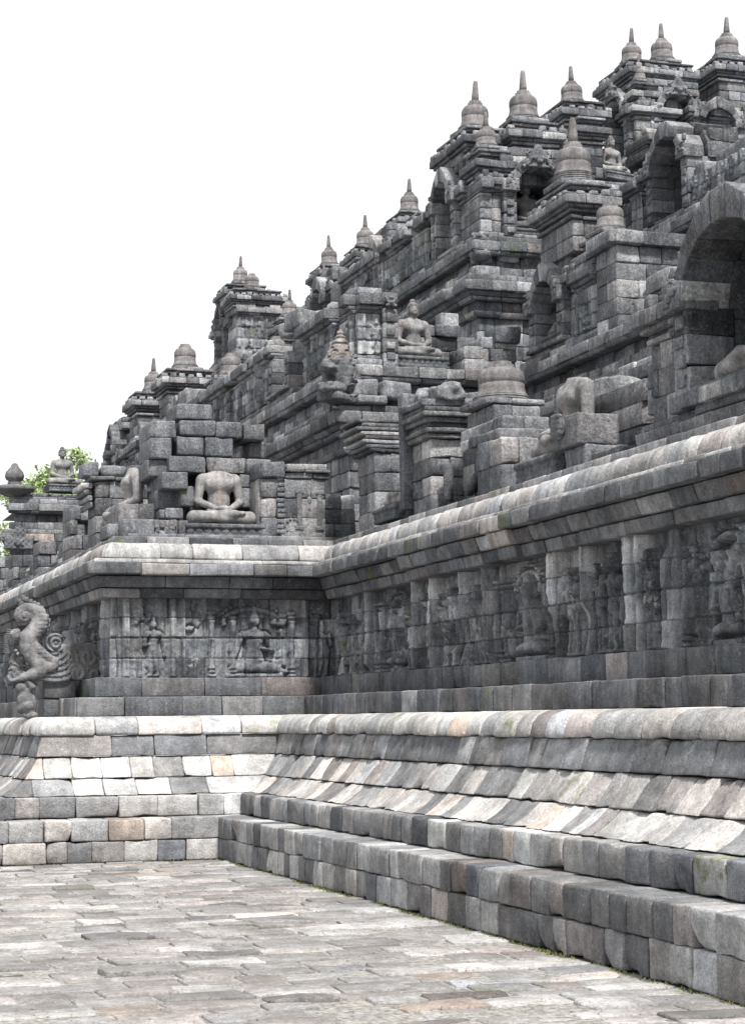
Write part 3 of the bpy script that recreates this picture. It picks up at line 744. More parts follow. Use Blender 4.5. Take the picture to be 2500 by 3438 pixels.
# ------------------------------------------------------------------ stepped tower under a stupa (local frame, top at z=0)
def tower(label, x, y, ztop, a, b, h, seed, ante=True, lean=0.0, name='parapet_tower', parts=True):
    """a,b = half sizes of the body; everything hangs below the slab that carries the stupa"""
    t = thing(name, label, 'tower', (x, y, ztop))
    S = Stones(seed); r = S.r
    h = max(h, .72)
    S.masonry(-a, a, -b, b, -h, -0.60, ch=0.22, bw=0.36, dv=b, **up_kw)
    S.build('tower_body', M_UPPER, t, 0)
    S = Stones(seed+1)
    for (o_, w0, w1, tn) in ((.05, -.60, -.535, None), (.0, -.535, -.49, .15), (.06, -.49, -.43, None), (.11, -.43, -.37, .3), (.17, -.37, -.23, None)):
        S.masonry(-a-o_, a+o_, -b-o_, b+o_, w0, w1, ch=w1-w0, bw=0.42, dv=b+o_, tone=tn, **up_kw)
    S.build('cornice', M_UPPER, t, 0)
    if ante:
        S = Stones(seed+2)
        A, B_ = a+.16, b+.16
        def an(cx, cy, w):
            hh = 0.09*r.uniform(0.7, 1.25)
            S.box(cx-w[0], cx+w[0], cy-w[1], cy+w[1], -0.235, -0.23+hh, taper=0.012, rough=0.014, bev=0.02, chip=0.8, tone=r.uniform(0.4, 0.75))
        for q in np.linspace(-A+.05, A-.05, max(3, int(A/.09))):
            if r.uniform() < .85: an(q, -B_+.04, (.075, 0.04))
        for q in np.linspace(-B_+.14, B_-.05, max(3, int(B_/.09))):
            if r.uniform() < .85: an(-A+.04, q, (0.04, .07))
            if r.uniform() < .5: an(A-.04, q, (0.04, .07))
        for (q0, q1, q2, q3_) in ((-A+.01, A-.01, -B_+.02, -B_+.07), (-A+.01, A-.01, B_-.07, B_-.02), (-A+.02, -A+.07, -B_+.02, B_-.02), (A-.07, A-.02, -B_+.02, B_-.02)): S.box(q0, q1, q2, q3_, -.236, -.205, rough=.004, bev=.006, chip=0, tone=.45)
        S.build('antefix_row', M_UPPER, t, 0)
    S = Stones(seed+3)
    S.masonry(-a*.86, a*.86, -b*.86, b*.86, -0.23, -0.12, ch=0.11, bw=0.4, dv=b, **up_kw)
    S.masonry(-a*.95-.04, a*.95+.04, -b*.95-.04, b*.95+.04, -0.12, -0.06, ch=0.06, bw=0.5, dv=b, tone=.35, **up_kw)
    S.masonry(-a*.95-.08, a*.95+.08, -b*.95-.08, b*.95+.08, -0.06, 0.0, ch=0.06, bw=0.5, dv=b, **up_kw)
    S.build('roof_slab', M_UPPER, t, 0)
    return t
# ------------------------------------------------------------------ arched niche
def arch_ring(S, hw, spring, rise, th, v0, v1, n=9, apex=0.16, parts=None, tone=None):
    """pointed ring of wedge stones"""
    th_ = np.linspace(0, math.pi, n+1)
    inn = [(hw*math.cos(t), spring+rise*math.sin(t)**0.9) for t in th_]
    out = []
    for t in th_:
        x, y = (hw+th)*math.cos(t), spring+(rise+th)*math.sin(t)
        y += apex*max(0, 1-abs(x)/(hw*0.9))
        out.append((x, y))
    for i in range(n):
        if parts is not None and i not in parts: continue
        (x0, y0), (x1, y1) = inn[i], inn[i+1]; (X0_, Y0_), (X1_, Y1_) = out[i], out[i+1]
        # u axis: from i+1 (left) to i (right); w axis inner->outer
        c = [(x1, v0, y1), (X1_, v0, Y1_), (x1, v1, y1), (X1_, v1, Y1_), (x0, v0, y0), (X0_, v0, Y0_), (x0, v1, y0), (X0_, v1, Y0_)]
        S.add(c, rough=0.012, bev=0.012, chip=0.4, tone=tone)
KALA = [None]
def kala_mesh():
    if KALA[0] is None:
        pr = [ell((0, 0.02, 0), (0.20, 0.08, 0.13)), ell((-0.075, -0.06, 0.04), (0.045, 0.04, 0.045)), ell((0.075, -0.06, 0.04), (0.045, 0.04, 0.045)),
              ell((0, -0.07, -0.02), (0.06, 0.05, 0.045)), cap((-0.17, -0.02, -0.10), (0.17, -0.02, -0.10), 0.035), ell((0, 0.02, 0.18), (0.10, 0.06, 0.15)), ell((-0.15, 0.02, 0.11), (0.09, 0.05, 0.09)), ell((0.15, 0.02, 0.11), (0.09, 0.05, 0.09)),
              cap((-0.16, 0, 0.02), (-0.28, 0.02, -0.10), 0.06, 0.05), cap((0.16, 0, 0.02), (0.28, 0.02, -0.10), 0.06, 0.05)]
        disp = lambda P: scrolls(np.abs(P[..., 0]), P[..., 2], 240, k=80, a=.014)*(np.abs(P[..., 0]) > .12)
        V, Fc = sculpt(pr, (-0.36, -0.14, -0.18), (0.36, 0.14, 0.36), 0.016, k=0.025, disp=disp)
        o = link_mesh('kala_head', V, Fc, M_UPPER, None, st_array(len(V), 0.42, 0.5)); KALA[0] = o.data; bpy.data.objects.remove(o)
    return KALA[0]
def niche(label, x, y, z, rz, seed, w=1.0, hw=0.40, base=0.34, spring=0.86, rise=0.42, wing=0.34, wings='LR', head=True, ring=None, upper=True, depth=1.1, ruin=0.0, group=None, pil='LR', v0=0.0, top_h=0.45):
    """u to the right when facing the niche, v inward"""
    t = thing('arched_niche', label, 'niche', (x, y, z), rz, group=group)
    S = Stones(seed); r = S.r; kw = dict(up_kw)
    W_ = w
    S.masonry(-W_+.02, W_-.02, -0.02, depth, 0, 0.12, ch=0.12, bw=0.5, dv=depth/2, **kw)
    S.masonry(-W_+.08, W_-.08, 0.03, depth, 0.12, 0.20, ch=0.08, bw=0.5, dv=depth/2, **kw)
    if base > .23: S.masonry(-hw-.3, hw+.3, -0.05, depth, 0.20, base, ch=base-.2, bw=0.4, dv=depth/2, **kw)
    S.build('niche_base', M_UPPER, t, 0)
    # jambs and wings
    for sg, ch_ in ((-1, 'L'), (1, 'R')):
        S = Stones(seed+1+7*(sg > 0))
        if ch_ in pil:
            a, b = sorted((sg*hw, sg*(hw+0.26)))
            S.masonry(a, b, 0.0, 0.45, base, spring+.02, ch=0.22, bw=0.3, **kw)
            for q in np.arange(base+.06, spring-.1, 0.17): S.box((a+b)/2-.07, (a+b)/2+.07, -0.022, 0.02, q, q+0.11, bev=0.012, rough=0.006, chip=0, tone=r.uniform(0.4, 0.6))
        if ch_ in wings:
            a, b = sorted((sg*(hw+0.26), sg*(W_-.1)))
            S.masonry(a, b, 0.12, depth, 0.20, 0.92, ch=0.24, bw=0.35, dv=depth/2, **kw)
        S.build('pier', M_UPPER, t, 0)
    S = Stones(seed+2)   # chamber
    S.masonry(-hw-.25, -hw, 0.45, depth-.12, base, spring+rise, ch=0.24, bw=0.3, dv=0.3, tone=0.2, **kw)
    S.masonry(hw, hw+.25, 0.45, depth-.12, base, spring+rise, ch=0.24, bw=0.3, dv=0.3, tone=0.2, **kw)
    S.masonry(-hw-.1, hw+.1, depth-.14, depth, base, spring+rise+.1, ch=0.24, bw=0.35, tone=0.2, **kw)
    S.build('chamber', M_UPPER, t, 0)
    for sg, ch_ in ((-1, 'L'), (1, 'R')):
        S = Stones(seed+3+7*(sg > 0))
        if ch_ not in wings: continue
        a, b = sorted((sg*(hw+0.22), sg*(W_-.1)))
        if sg > 0: ex = (0.0, 1)
        for (o_, w0, w1) in ((0.03, .92, .98), (0.0, .98, 1.02), (0.08, 1.02, 1.08), (0.15, 1.08, 1.22)):
            aa, bb = (a-o_, b) if sg < 0 else (a, b+o_)
            S.masonry(aa, bb, 0.12-o_, depth+o_, w0, w1, ch=w1-w0, bw=0.4, dv=depth/2, **kw)
        aa, bb = (a-.1, b) if sg < 0 else (a, b+.1)
        for q in np.linspace(aa+.05, bb-.08, 4):
            S.box(q-.055, q+.055, 0.0, 0.10, 1.215, 1.215+0.12*r.uniform(0.6, 1.2), rough=0.014, bev=0.02, chip=0.8)
        S.build('cornice', M_UPPER, t, 0)
    S = Stones(seed+4)
    arch_ring(S, hw, spring, rise, 0.17, -0.07, 0.40, parts=ring)
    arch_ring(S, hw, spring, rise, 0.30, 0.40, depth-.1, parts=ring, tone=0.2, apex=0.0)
    ar = S.build('arch', M_UPPER, t, 0)
    if ar and head:
        k = bpy.data.objects.new('kala_head', kala_mesh()); COL.objects.link(k); k.parent = ar; k.location = (0, -0.11, spring+rise+.10)
    if ar:
        for sg in (-1, 1):
            S = Stones(seed+5)   # makara ends of the arch
            if ring is not None and ((sg > 0 and 0 not in ring) or (sg < 0 and 8 not in ring)): continue
            a, b = sorted((sg*(hw-.02), sg*(hw+.30)))
            S.masonry(a, b, -0.09, 0.3, spring-.02, spring+.22, ch=0.24, bw=0.4, **kw)
            carve(S, a+.03, b-.03, spring+.02, spring+.20, -0.09, r, 7)
            carve(S, a+.05, b-.02, spring+.20, spring+.34, -0.05, r, 4, 0.03)
            S.build('arch_springer', M_UPPER, t, 0)
    if upper:
        S = Stones(seed+6)
        S.masonry(-W_+.2, W_-.2, 0.30, depth, 1.22, 1.22+top_h, ch=0.22, bw=0.4, dv=depth/2, **kw)
        S.masonry(-hw-.25, hw+.25, 0.16, depth, spring+rise+.1, spring+rise+.42, ch=0.2, bw=0.3, dv=depth/2, **kw)
        S.build('roof', M_UPPER, t, 0)
    return t
# ------------------------------------------------------------------ seated statues
def buddha_prims(head=True, torso=True):
    p = []
    p += [cap((-.13, .06, .10), (-.35, -.10, .085), .105, .088), cap((.13, .06, .10), (.35, -.10, .085), .105, .088)]
    p += [cap((-.35, -.12, .085), (.12, -.27, .125), .080, .048), cap((.12, -.27, .125), (.25, -.235, .14), .036, .024)]
    p += [cap((.35, -.12, .085), (-.05, -.26, .06), .080, .05)]
    p += [ell((0, .04, .11), (.21, .17, .11)), ell((0, -.10, .06), (.25, .17, .055))]
    if torso:
        p += [ell((0, .06, .27), (.138, .105, .14)), ell((0, .055, .36), (.135, .10, .14)), ell((0, .055, .49), (.178, .118, .13)),
              (ell((-.078, -.015, .515), (.085, .06, .07)), .04), (ell((.078, -.015, .515), (.085, .06, .07)), .04),
              (cap((-.17, .06, .585), (.17, .06, .585), .062), .05), (cap((0, .06, .58), (0, .055, .70), .075, .062), .05),
              (cap((-.09, .06, .615), (.09, .06, .615), .06), .05)]
        for s in (-1, 1):
            p += [(ell((s*.205, .06, .575), (.072, .075, .08)), .04), (cap((s*.225, .06, .55), (s*.268, .05, .31), .066, .052), .03),
                  (cap((s*.268, .045, .30), (s*.105, -.185, .205), .052, .035), .025), (ell((s*.055, -.21, .195), (.07, .045, .026)), .02)]
            for q in range(4):
                p.append((cap((s*.03, -.225+q*.014, .205-q*.006), (-s*.055, -.235+q*.016, .20-q*.005+(.012 if s > 0 else 0)), .0105, .008), .006))
            p.append((cap((s*.05, -.205, .215), (s*.006, -.215, .238), .011, .008), .006))
        p += [(ell((-.085, -.068, .50), (.010, .010, .010)), .008), (ell((.085, -.068, .50), (.010, .010, .010)), .008)]
    if head and torso:
        p += [(ell((0, .045, .835), (.086, .098, .112)), .03), (ell((0, .0, .775), (.055, .06, .05)), .04), (ell((0, .05, .94), (.045, .045, .05)), .03),
              (cap((0, -.052, .845), (0, -.070, .806), .010, .017), .014), (ell((0, -.058, .775), (.026, .012, .009)), .008), (ell((0, -.053, .748), (.022, .02, .018)), .02),
              (ell((-.034, -.046, .838), (.021, .012, .009)), .008), (ell((.034, -.046, .838), (.021, .012, .009)), .008),
              (cap((-.055, -.040, .866), (-.015, -.058, .862), .008), .01), (cap((.055, -.040, .866), (.015, -.058, .862), .008), .01)]
        for s in (-1, 1): p += [(cap((s*.088, .05, .86), (s*.092, .045, .755), .018, .013), .01)]
    return p
def hair_mesh():
    r = np.random.default_rng(4); pr = []
    P_ = []
    n = 170
    for i in range(n):
        zz = 1-1.15*i/n; th = i*2.39996; rr = math.sqrt(max(0, 1-zz*zz))
        x, y, z = .088*rr*math.cos(th), .045+.101*rr*math.sin(th), .838+.112*zz
        if y < -.01 and z < .885: continue
        if abs(x) > .06 and z < .86 and y < .07: continue
        P_.append((x, y, z))
    for i in range(34):
        zz = 1-0.9*i/34; th = i*2.39996; rr = math.sqrt(max(0, 1-zz*zz)); P_.append((.046*rr*math.cos(th), .05+.046*rr*math.sin(th), .945+.05*zz))
    P_ = np.array(P_)
    def f(P):
        d = np.full(P.shape[:-1], 9.0, np.float32)
        for q in P_: d = np.minimum(d, np.linalg.norm(P-q.astype(np.float32), axis=-1)-.0125)
        return d
    return surface_nets(f, (-.11, -.08, .70), (.11, .17, 1.02), .006)
BM = {}
def statue(kind, label, x, y, z, rz, seat=True, scale=1.0, tone=0.5, tint=0.5, cutf=None, grp='seated stone figures', seat_hw=.43):
    """kind: full, headless, lap, torso"""
    name = dict(full='buddha_statue', headless='headless_statue', lap='broken_statue', torso='headless_statue')[kind]
    t = thing(name, label, 'statue', (x, y, z), rz, group=grp, scale=scale)
    kk = 'headless' if kind == 'torso' else kind
    key = (kk, round(tone, 2), round(tint, 2))
    if key not in BM:
        top = {'full': 1.02, 'headless': .72, 'lap': .34}[kk]
        cuts = []
        pr = buddha_prims(kk == 'full', kk != 'lap')
        h = .0125
        if kk == 'headless': cuts = [bx((0, .05, .79), (.2, .2, .105), .01)]
        V, Fc = sculpt(pr, (-.47, -.36, -.02), (.47, .26, top), h, k=.03, cuts=cuts)
        st = st_array(len(V), tone, tint)
        if kk == 'headless':   # reddish weathering over the neck and down the chest
            n_ = vnoise(V*9)
            stain = np.clip((V[:, 2]-.60+n_*.05)*9, 0, 1)*.35+np.clip(1-np.hypot((V[:, 0]-.01)*14, (V[:, 2]-.36)*5), 0, 1)*(V[:, 1] < 0)*.5
            st[:, 1] = np.clip(st[:, 1]+stain, 0, 1)
        if kk == 'full': st[:, 1] += np.clip(1-np.linalg.norm(V-np.array([-.19, -.02, .57]), axis=1)/.11, 0, 1)*.5; st[:, 1] = np.clip(st[:, 1], 0, 1)
        o = link_mesh('body', V, Fc, M_STATUE, t, st); BM[key] = o.data
    else:
        o = bpy.data.objects.new('body', BM[key]); COL.objects.link(o); o.parent = t
    if kind == 'full':
        if 'hair' not in BM:
            V, Fc = hair_mesh(); o = link_mesh('hair', V, Fc, M_STATUE, t, st_array(len(V), .35, .5)); BM['hair'] = o.data
        else:
            o = bpy.data.objects.new('hair', BM['hair']); COL.objects.link(o); o.parent = t
    if seat:
        kz = 'seat%.2f' % seat_hw
        if kz not in BM:
            a = seat_hw
            pr = [bx((0, -.05, -.035), (a, .30, .03), .02), bx((0, -.05, -.165), (a-.01, .28, .028), .02), bx((0, -.05, -.10), (a-.04, .26, .07), .03)]
            for q in np.linspace(-a+.06, a-.06, 9):
                pr.append((ell((q, -.30, -.10), (.052, .035, .055)), .008)); 
            for q in np.linspace(-.24, .20, 5):
                pr.append((ell((-a+.03, q, -.10), (.035, .052, .055)), .008)); pr.append((ell((a-.03, q, -.10), (.035, .052, .055)), .008))
            V, Fc = sculpt(pr, (-a-.06, -.40, -.22), (a+.06, .30, .02), .0125, k=.012)
            o = link_mesh('lotus_seat', V, Fc, M_UPPER, t, st_array(len(V), .36, .42)); BM[kz] = o.data
        else:
            o = bpy.data.objects.new('lotus_seat', BM[kz]); COL.objects.link(o); o.parent = t
    return t
# ------------------------------------------------------------------ main walls of the upper terraces
main_wall(2, SEG_R, 301, 'second terrace retaining wall on the right behind the broken niches', u_lo=12.0)
main_wall(2, SEG_F, 311, 'second terrace retaining wall under the cone-crowned gargoyle, facing the plaza', m=1)
main_wall(2, SEG_L, 321, 'second terrace retaining wall running back behind the left parapet')
main_wall(2, SEG_F2, 331, 'distant second terrace retaining wall at the left edge')
main_wall(3, SEG_R, 341, 'third terrace retaining wall high on the right', u_lo=18.0)
main_wall(3, SEG_F, 351, 'third terrace retaining wall beneath the open-mouthed lion gargoyle', m=1)
main_wall(3, SEG_L, 361, 'third terrace retaining wall running back on the left')
main_wall(4, SEG_R, 371, 'fourth terrace retaining wall high on the right', u_lo=24.0)
main_wall(4, SEG_F, 381, 'fourth terrace retaining wall below the small seated figure')
main_wall(4, SEG_L, 391, 'fourth terrace retaining wall running back on the left')
main_wall(4, SEG_F2, 401, 'distant fourth terrace retaining wall under the carved panel building')
main_wall(4, SEG_L2, 411, 'farthest fourth terrace retaining wall seen edge-on', u_hi=66.0)
main_wall(5, SEG_R, 421, 'topmost terrace retaining wall on the right', u_lo=30.0)
main_wall(5, SEG_F, 431, 'topmost terrace retaining wall facing the plaza')
main_wall(5, SEG_L, 441, 'topmost terrace retaining wall running back on the left', u_hi=44.0)
w_f2 = thing('terrace_wall', 'distant lowest terrace wall closing the left edge', 'terrace wall', (0, 0, 0))
build_upper_wall(SEG_F2, w_f2, False, 451, m=0)
# gallery floors close the space between the walls
def floor_(name, k, label, x0, x1, y0, y1):
    o = link_mesh(name, [(x0, y0, TZ[k]-.05), (x1, y0, TZ[k]-.05), (x1, y1, TZ[k]-.05), (x0, y1, TZ[k]-.05)], [(0, 1, 2, 3)], M_WALL, smooth=False)
    props(o, label, 'floor', kind='structure')
for k in (1, 2, 3, 4, 5):
    s = TS[k]+.4
    floor_('gallery_floor', k, 'walkway floor of terrace %s, right part' % ('one two three four five'.split()[k-1]), X0+s, 60, 4, Y0+s)
    floor_('gallery_floor', k, 'walkway floor of terrace %s, back part' % ('one two three four five'.split()[k-1]), XL+s, 60, Y0+s, Y2+s)
    if k < 5: floor_('gallery_floor', k, 'walkway floor of terrace %s, far part' % ('one two three four five'.split()[k-1]), XLL+s, XL+s, Y2+s, Y2+s+(3.6 if k != 3 else 0.8))
R90 = -math.pi/2
def fR(k, dv=0.0): return X0+TS[k]+dv
def fF(k, dv=0.0): return Y0+TS[k]+dv
def fL(k, dv=0.0): return XL+TS[k]+dv
Z = TZ
# ---- terrace 3, facing front
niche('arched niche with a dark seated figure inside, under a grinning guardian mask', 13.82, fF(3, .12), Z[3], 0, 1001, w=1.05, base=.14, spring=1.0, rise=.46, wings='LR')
statue('full', 'seated figure in deep shade inside the arched niche of the third terrace', 13.82, fF(3, .12)+.50, Z[3]+.36, 0, tone=.3, seat_hw=.37)
parapet(3, SEG_F, XL+TS[3]+.22, 12.95, 1010, 'corner parapet with carved panel left of the dark-figure niche')
tower('stepped tower carrying the big stupa right above the guardian mask', 13.98, fF(3, 1.0), Z[3]+2.5, .42, .45, .8, 1021)
stupa('big bell stupa centred above the grinning guardian mask', 13.95, fF(3, 1.0), Z[3]+2.62, .60)
tower('tall corner tower over the side-on tall niche, third terrace', 13.22, 33.95, Z[3]+2.44, .40, .80, 1.1, 1031)
stupa('big bell stupa on the outer corner tower left of the guardian mask', 13.21, 33.85, Z[3]+2.56, .58)
tower('small square tower with a slim stupa between the two big corner stupas', 13.06, fF(3, .6), Z[3]+1.80, .26, .28, .65, 1041, ante=False)
stupa('slim small bell stupa in front of the corner tower of the third terrace', 13.02, fF(3, .6), Z[3]+1.90, .42, kind='A')
parapet(3, SEG_F, 14.75, X0+TS[3]+.22, 1050, 'parapet right of the dark-figure niche', ruin=.2)
tower('small square tower right of the guardian mask', 14.62, fF(3, .7), Z[3]+1.85, .3, .3, .6, 1061, ante=False)
stupa('small bell stupa with slim spire half hidden behind the ringed stupa', 14.62, fF(3, .7), Z[3]+1.93, .36)
# terrace 3, left flank (niches seen edge-on)
niche('tall shadowed niche seen from its side at the third terrace corner', fL(3, .10), 34.0, Z[3], R90, 1071, w=1.0, base=.12, spring=1.05, rise=.5, depth=.75, head=False)
cnt = 0
NAM = ['second', 'third', 'fourth', 'fifth', 'sixth', 'seventh']
for i, yy in enumerate((38.3, 42.4)):
    niche('side-on niche of the third terrace flank, %s one back from its corner' % NAM[i], fL(3, .10), yy, Z[3], R90, 1100+10*i, w=.95, base=.2, head=False, ring=(None if i % 2 else [0, 1, 2, 3, 4]))
    tower('stepped tower on the third terrace flank, %s one back' % NAM[i], fL(3, .7), yy-2.0, Z[3]+1.5, .36, .36, .9, 1105+10*i, ante=(i % 2 == 0))
parapet(3, SEG_L, 35.0, 40.6, 1150, 'parapet running back along the third terrace flank', ruin=.35)
parapet(3, SEG_L, 43.3, 52.8, 1155, 'collapsed low far stretch of the third terrace flank parapet', h=.75, ruin=.95)
for i, (yy, zt) in enumerate(((43.9, 1.50), (47.0, 1.50))):
    tower('slender pedestal tower of the third terrace flank, %s of two' % ['nearer', 'farther'][i], fL(3, .7), yy, Z[3]+zt, .3, .3, 1.4, 1160+5*i, ante=False)
stupa('small bell stupa with pale foot on the third terrace flank, nearest of three', fL(3, .7), 39.3, Z[3]+1.3, .37)
stupa('small bell stupa in front of the far twin-tower, third terrace flank', fL(3, .7), 43.9, Z[3]+1.60, .38)
stupa('small bell stupa standing alone in the gap right of the carved building', fL(3, .7), 47.0, Z[3]+1.61, .42)
# ---- terrace 4
parapet(4, SEG_F, 18.2, X0+TS[4]+.2, 1200, 'parapet right of the small seated figure of the fourth terrace', ruin=.5)
statue('full', 'small seated figure with topknot high up in front of a dark tall niche', 17.55, fF(4, .46), Z[4]+.28, rad(14), tone=.62, scale=.88)
tower('low tower behind the ringed stupa', 16.95, fF(4, .5), Z[4]+1.42, .26, .3, 1.3, 1211, ante=False)
stupa('broken little stupa between two towers at the upper right skyline', 17.07, fF(4, .56), Z[4]+1.56, .33, kind='B')
for i, (yy, zt, d) in enumerate(((37.5, 1.95, .52), (49.9, 2.75, .56), (53.9, 2.72, .58), (57.6, 3.0, .56))):
    tower('stepped skyline tower of the fourth terrace, %s from the right' % ['first', 'second', 'third', 'fourth'][i], (fL(4, .75) if i else 16.9), yy, Z[4]+zt-.09, .42, .6, 1.5, 1220+10*i)
    stupa('skyline bell stupa of the fourth terrace, %s from the right' % ['first', 'second', 'third', 'fourth'][i], (fL(4, .75) if i else 16.91), yy, Z[4]+zt+.02, d)
parapet(4, SEG_L, 39.2, Y2+TS[4]+.2, 1270, 'parapet running back along the fourth terrace flank', ruin=.55)
for i, yy in enumerate((41.5, 45.5, 49.5, 53.5)):
    niche('distant side-on niche of the fourth terrace flank, %s one back' % ['nearest', 'second', 'third', 'fourth'][i], fL(4, .1), yy, Z[4], R90, 1280+10*i, w=.95, base=.2, head=False, ring=(None if i != 2 else [0, 1, 2, 3, 4, 5]))
# far carved building on terrace 4
parapet(4, SEG_F2, XLL+TS[4]+.2, XL+TS[4]+.2, 1330, 'distant parapet building with carved panel against the white sky', h=1.5)
niche('distant niche seen edge-on at the left end of the carved building', XLL+TS[4]+.1, 59.3, Z[4], R90, 1340, w=1.3, base=.1, spring=1.2, rise=.5, head=False, upper=False)
tower('upper tower of the carved building with the tall-spired stupa', 14.95, 58.9, Z[4]+2.42, .6, .6, 1.1, 1351)
stupa('tall-spired bell stupa on top of the distant carved building', 14.85, 58.7, Z[4]+2.55, .50)
tower('front tower of the carved building with a broken stupa', 15.1, 58.0, Z[4]+2.10, .75, .5, .8, 1361)
stupa('broken bell without spire on the distant carved building', 15.05, 58.0, Z[4]+2.22, .50, kind='B')
# ---- terrace 5 (top right)
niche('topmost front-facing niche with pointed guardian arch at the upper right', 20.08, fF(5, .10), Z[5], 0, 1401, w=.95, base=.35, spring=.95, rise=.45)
niche('topmost dark niche seen from its side above the small seated figure', fL(5, .0), fF(5, .95), Z[5]-.15, R90, 1411, w=.9, base=.1, spring=1.1, rise=.5, upper=False)
tower('corner tower of the top terrace, left one of the pair', 19.62, fF(5, 1.4), Z[5]+2.35, .42, .85, 1.2, 1421)
stupa('bell stupa at the top right, left one of the twin pair', 19.58, fF(5, 1.36), Z[5]+2.49, .52)
tower('corner tower of the top terrace, right one of the pair', 20.22, fF(5, 1.0), Z[5]+2.35, .50, .4, 1.2, 1431)
stupa('bell stupa at the top right, right one of the twin pair', 20.17, fF(5, .96), Z[5]+2.49, .56)
tower('small tower in front of the twin pair at the top right', 19.38, fF(5, .5), Z[5]+1.68, .26, .25, .6, 1441, ante=False)
stupa('miniature bell stupa in front of the twin pair at the top right', 19.34, fF(5, .5), Z[5]+1.80, .33)
tower('stepped tower at the extreme upper right', 22.1, fF(5, 1.3), Z[5]+2.68, .60, .6, 1.9, 1451)
stupa('bell stupa nearest the right edge on the skyline', 22.0, fF(5, 1.2), Z[5]+2.84, .62)
parapet(5, SEG_F, 20.9, X0+TS[5]+.2, 1460, 'top parapet at the upper right', ruin=.3)
niche('half-fallen arch beside the topmost front-facing niche', 21.1, fF(5, .0), Z[5]-.05, 0, 1471, w=.75, base=.3, spring=.78, ring=[0, 1, 2, 3, 4, 5, 6, 7], head=False, upper=False)
# ---- terrace 3, right flank
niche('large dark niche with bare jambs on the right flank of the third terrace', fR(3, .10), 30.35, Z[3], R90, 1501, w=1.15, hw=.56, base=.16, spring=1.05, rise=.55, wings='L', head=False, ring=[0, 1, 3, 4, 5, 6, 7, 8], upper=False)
parapet(3, SEG_R, 18.5, 29.5, 1510, 'ruined parapet on the right flank of the third terrace', ruin=.75)
parapet(3, SEG_R, 31.5, Y0+TS[3]+.2, 1520, 'parapet between the inner corner and the large dark niche', ruin=.3)
# ---- terrace 2, facing front
parapet(2, SEG_F, XL+TS[2]+.3, 9.62, 1601, 'corner parapet with carved flower panels left of the intact seated figure', so=.30)
S = Stones(1611); r = S.r
t = thing('carved_pilaster', 'carved pilaster with a small dwarf on top beside the intact seated figure', 'pilaster', (9.75, fF(2, .18), Z[2]))
S.masonry(-.13, .13, 0, .4, 0, 1.22, ch=.24, bw=.3, **up_kw)
for q in (.12, .30, .52, .74, .96): S.box(-.07, .07, -.03, .02, q, q+.12, bev=.02, rough=.008, chip=0)
S.build('shaft', M_UPPER, t, 1)
V, Fc = sculpt([ell((0, -.05, 1.05), (.05, .04, .04)), ell((0, -.06, 1.12), (.035, .035, .035)), cap((-.05, -.04, 1.06), (-.09, -.04, 1.13), .02), cap((.05, -.04, 1.06), (.09, -.04, 1.13), .02), cap((-.02, -.04, 1.02), (-.07, -.05, 1.0), .025), cap((.02, -.04, 1.02), (.07, -.05, 1.0), .025)], (-.15, -.12, .95), (.15, .04, 1.2), .011, k=.012)
link_mesh('dwarf_figure', V, Fc, M_UPPER, t, st_array(len(V), .5, .6))
statue('full', 'intact seated figure with curled hair in an open niche, left shoulder stained', 10.30, fF(2, .62), Z[2]+.24, rad(3), tone=.48, seat_hw=.47)
rub = Stones(1621)
root = thing('ruined_niche_wall', 'low broken wall of loose blocks behind and right of the intact seated figure', 'ruined wall')
rub.masonry(9.9, 11.9, fF(2, 1.0), fF(2, 1.4), Z[2], Z[2]+.72, ch=.24, bw=.36, jit=.05, skip=.05, **up_kw)
rub.masonry(10.55, 11.25, fF(2, .98), fF(2, 1.4), Z[2]+.72, Z[2]+.92, ch=.2, bw=.5, jit=.05, **up_kw)
rub.masonry(11.0, 11.35, fF(2, .2), fF(2, .9), Z[2], Z[2]+.42, ch=.21, bw=.4, dv=.4, jit=.04, **up_kw)
rub.masonry(11.35, 11.95, fF(2, .3), fF(2, .9), Z[2], Z[2]+.62, ch=.21, bw=.33, dv=.4, jit=.04, **up_kw)
rub.masonry(11.55, 12.0, fF(2, .2), fF(2, .7), Z[2]+.5, Z[2]+.78, ch=.28, bw=.5, **up_kw)
rub.box(11.28, 11.6, fF(2, 2.0), fF(2, 2.3), Z[2]+.8, Z[2]+1.35, tone=.75, rough=.006, bev=.01, chip=0)
rub.build('stone_blocks', M_UPPER, root, 1)
# terrace 2, right flank
niche('tall dark arched niche seen obliquely, middle of the right flank', fR(2, .10), 27.60, Z[2], R90, 1701, w=1.05, hw=.42, base=.28, spring=.85, rise=.42, wings='R', head=False)
parapet(2, SEG_R, 25.9, 26.7, 1711, 'mossy-topped parapet pier right of the tall dark niche', so=.25)
tower('wide stepped tower with carved cresting under the ringed stupa', fR(2, .48), 27.30, Z[2]+2.64, .30, .62, 1.1, 1721)
stupa('large bell stupa with ringed foot and thick spire, above the tall dark niche', fR(2, .50), 27.30, Z[2]+2.78, .60, kind='C')
tower('low tower with the spireless bell right of the tall dark niche', fR(2, .62), 26.15, Z[2]+1.64, .30, .42, .4, 1731, ante=False)
stupa('spireless bell with a square knob on the second terrace parapet', fR(2, .60), 26.22, Z[2]+1.76, .46, kind='B')
S = Stones(1741)
root = thing('ruined_niche_wall', 'ruined parapet pier of big squared blocks right of the spireless bell', 'ruined wall')
S.masonry(fR(2, .2), fR(2, 1.2), 25.2, 25.9, Z[2], Z[2]+1.3, ch=.25, bw=.5, dv=.35, **up_kw)
S.masonry(fR(2, .05), fR(2, 1.3), 25.1, 25.95, Z[2]+1.3, Z[2]+1.5, ch=.2, bw=.55, dv=.45, **up_kw)
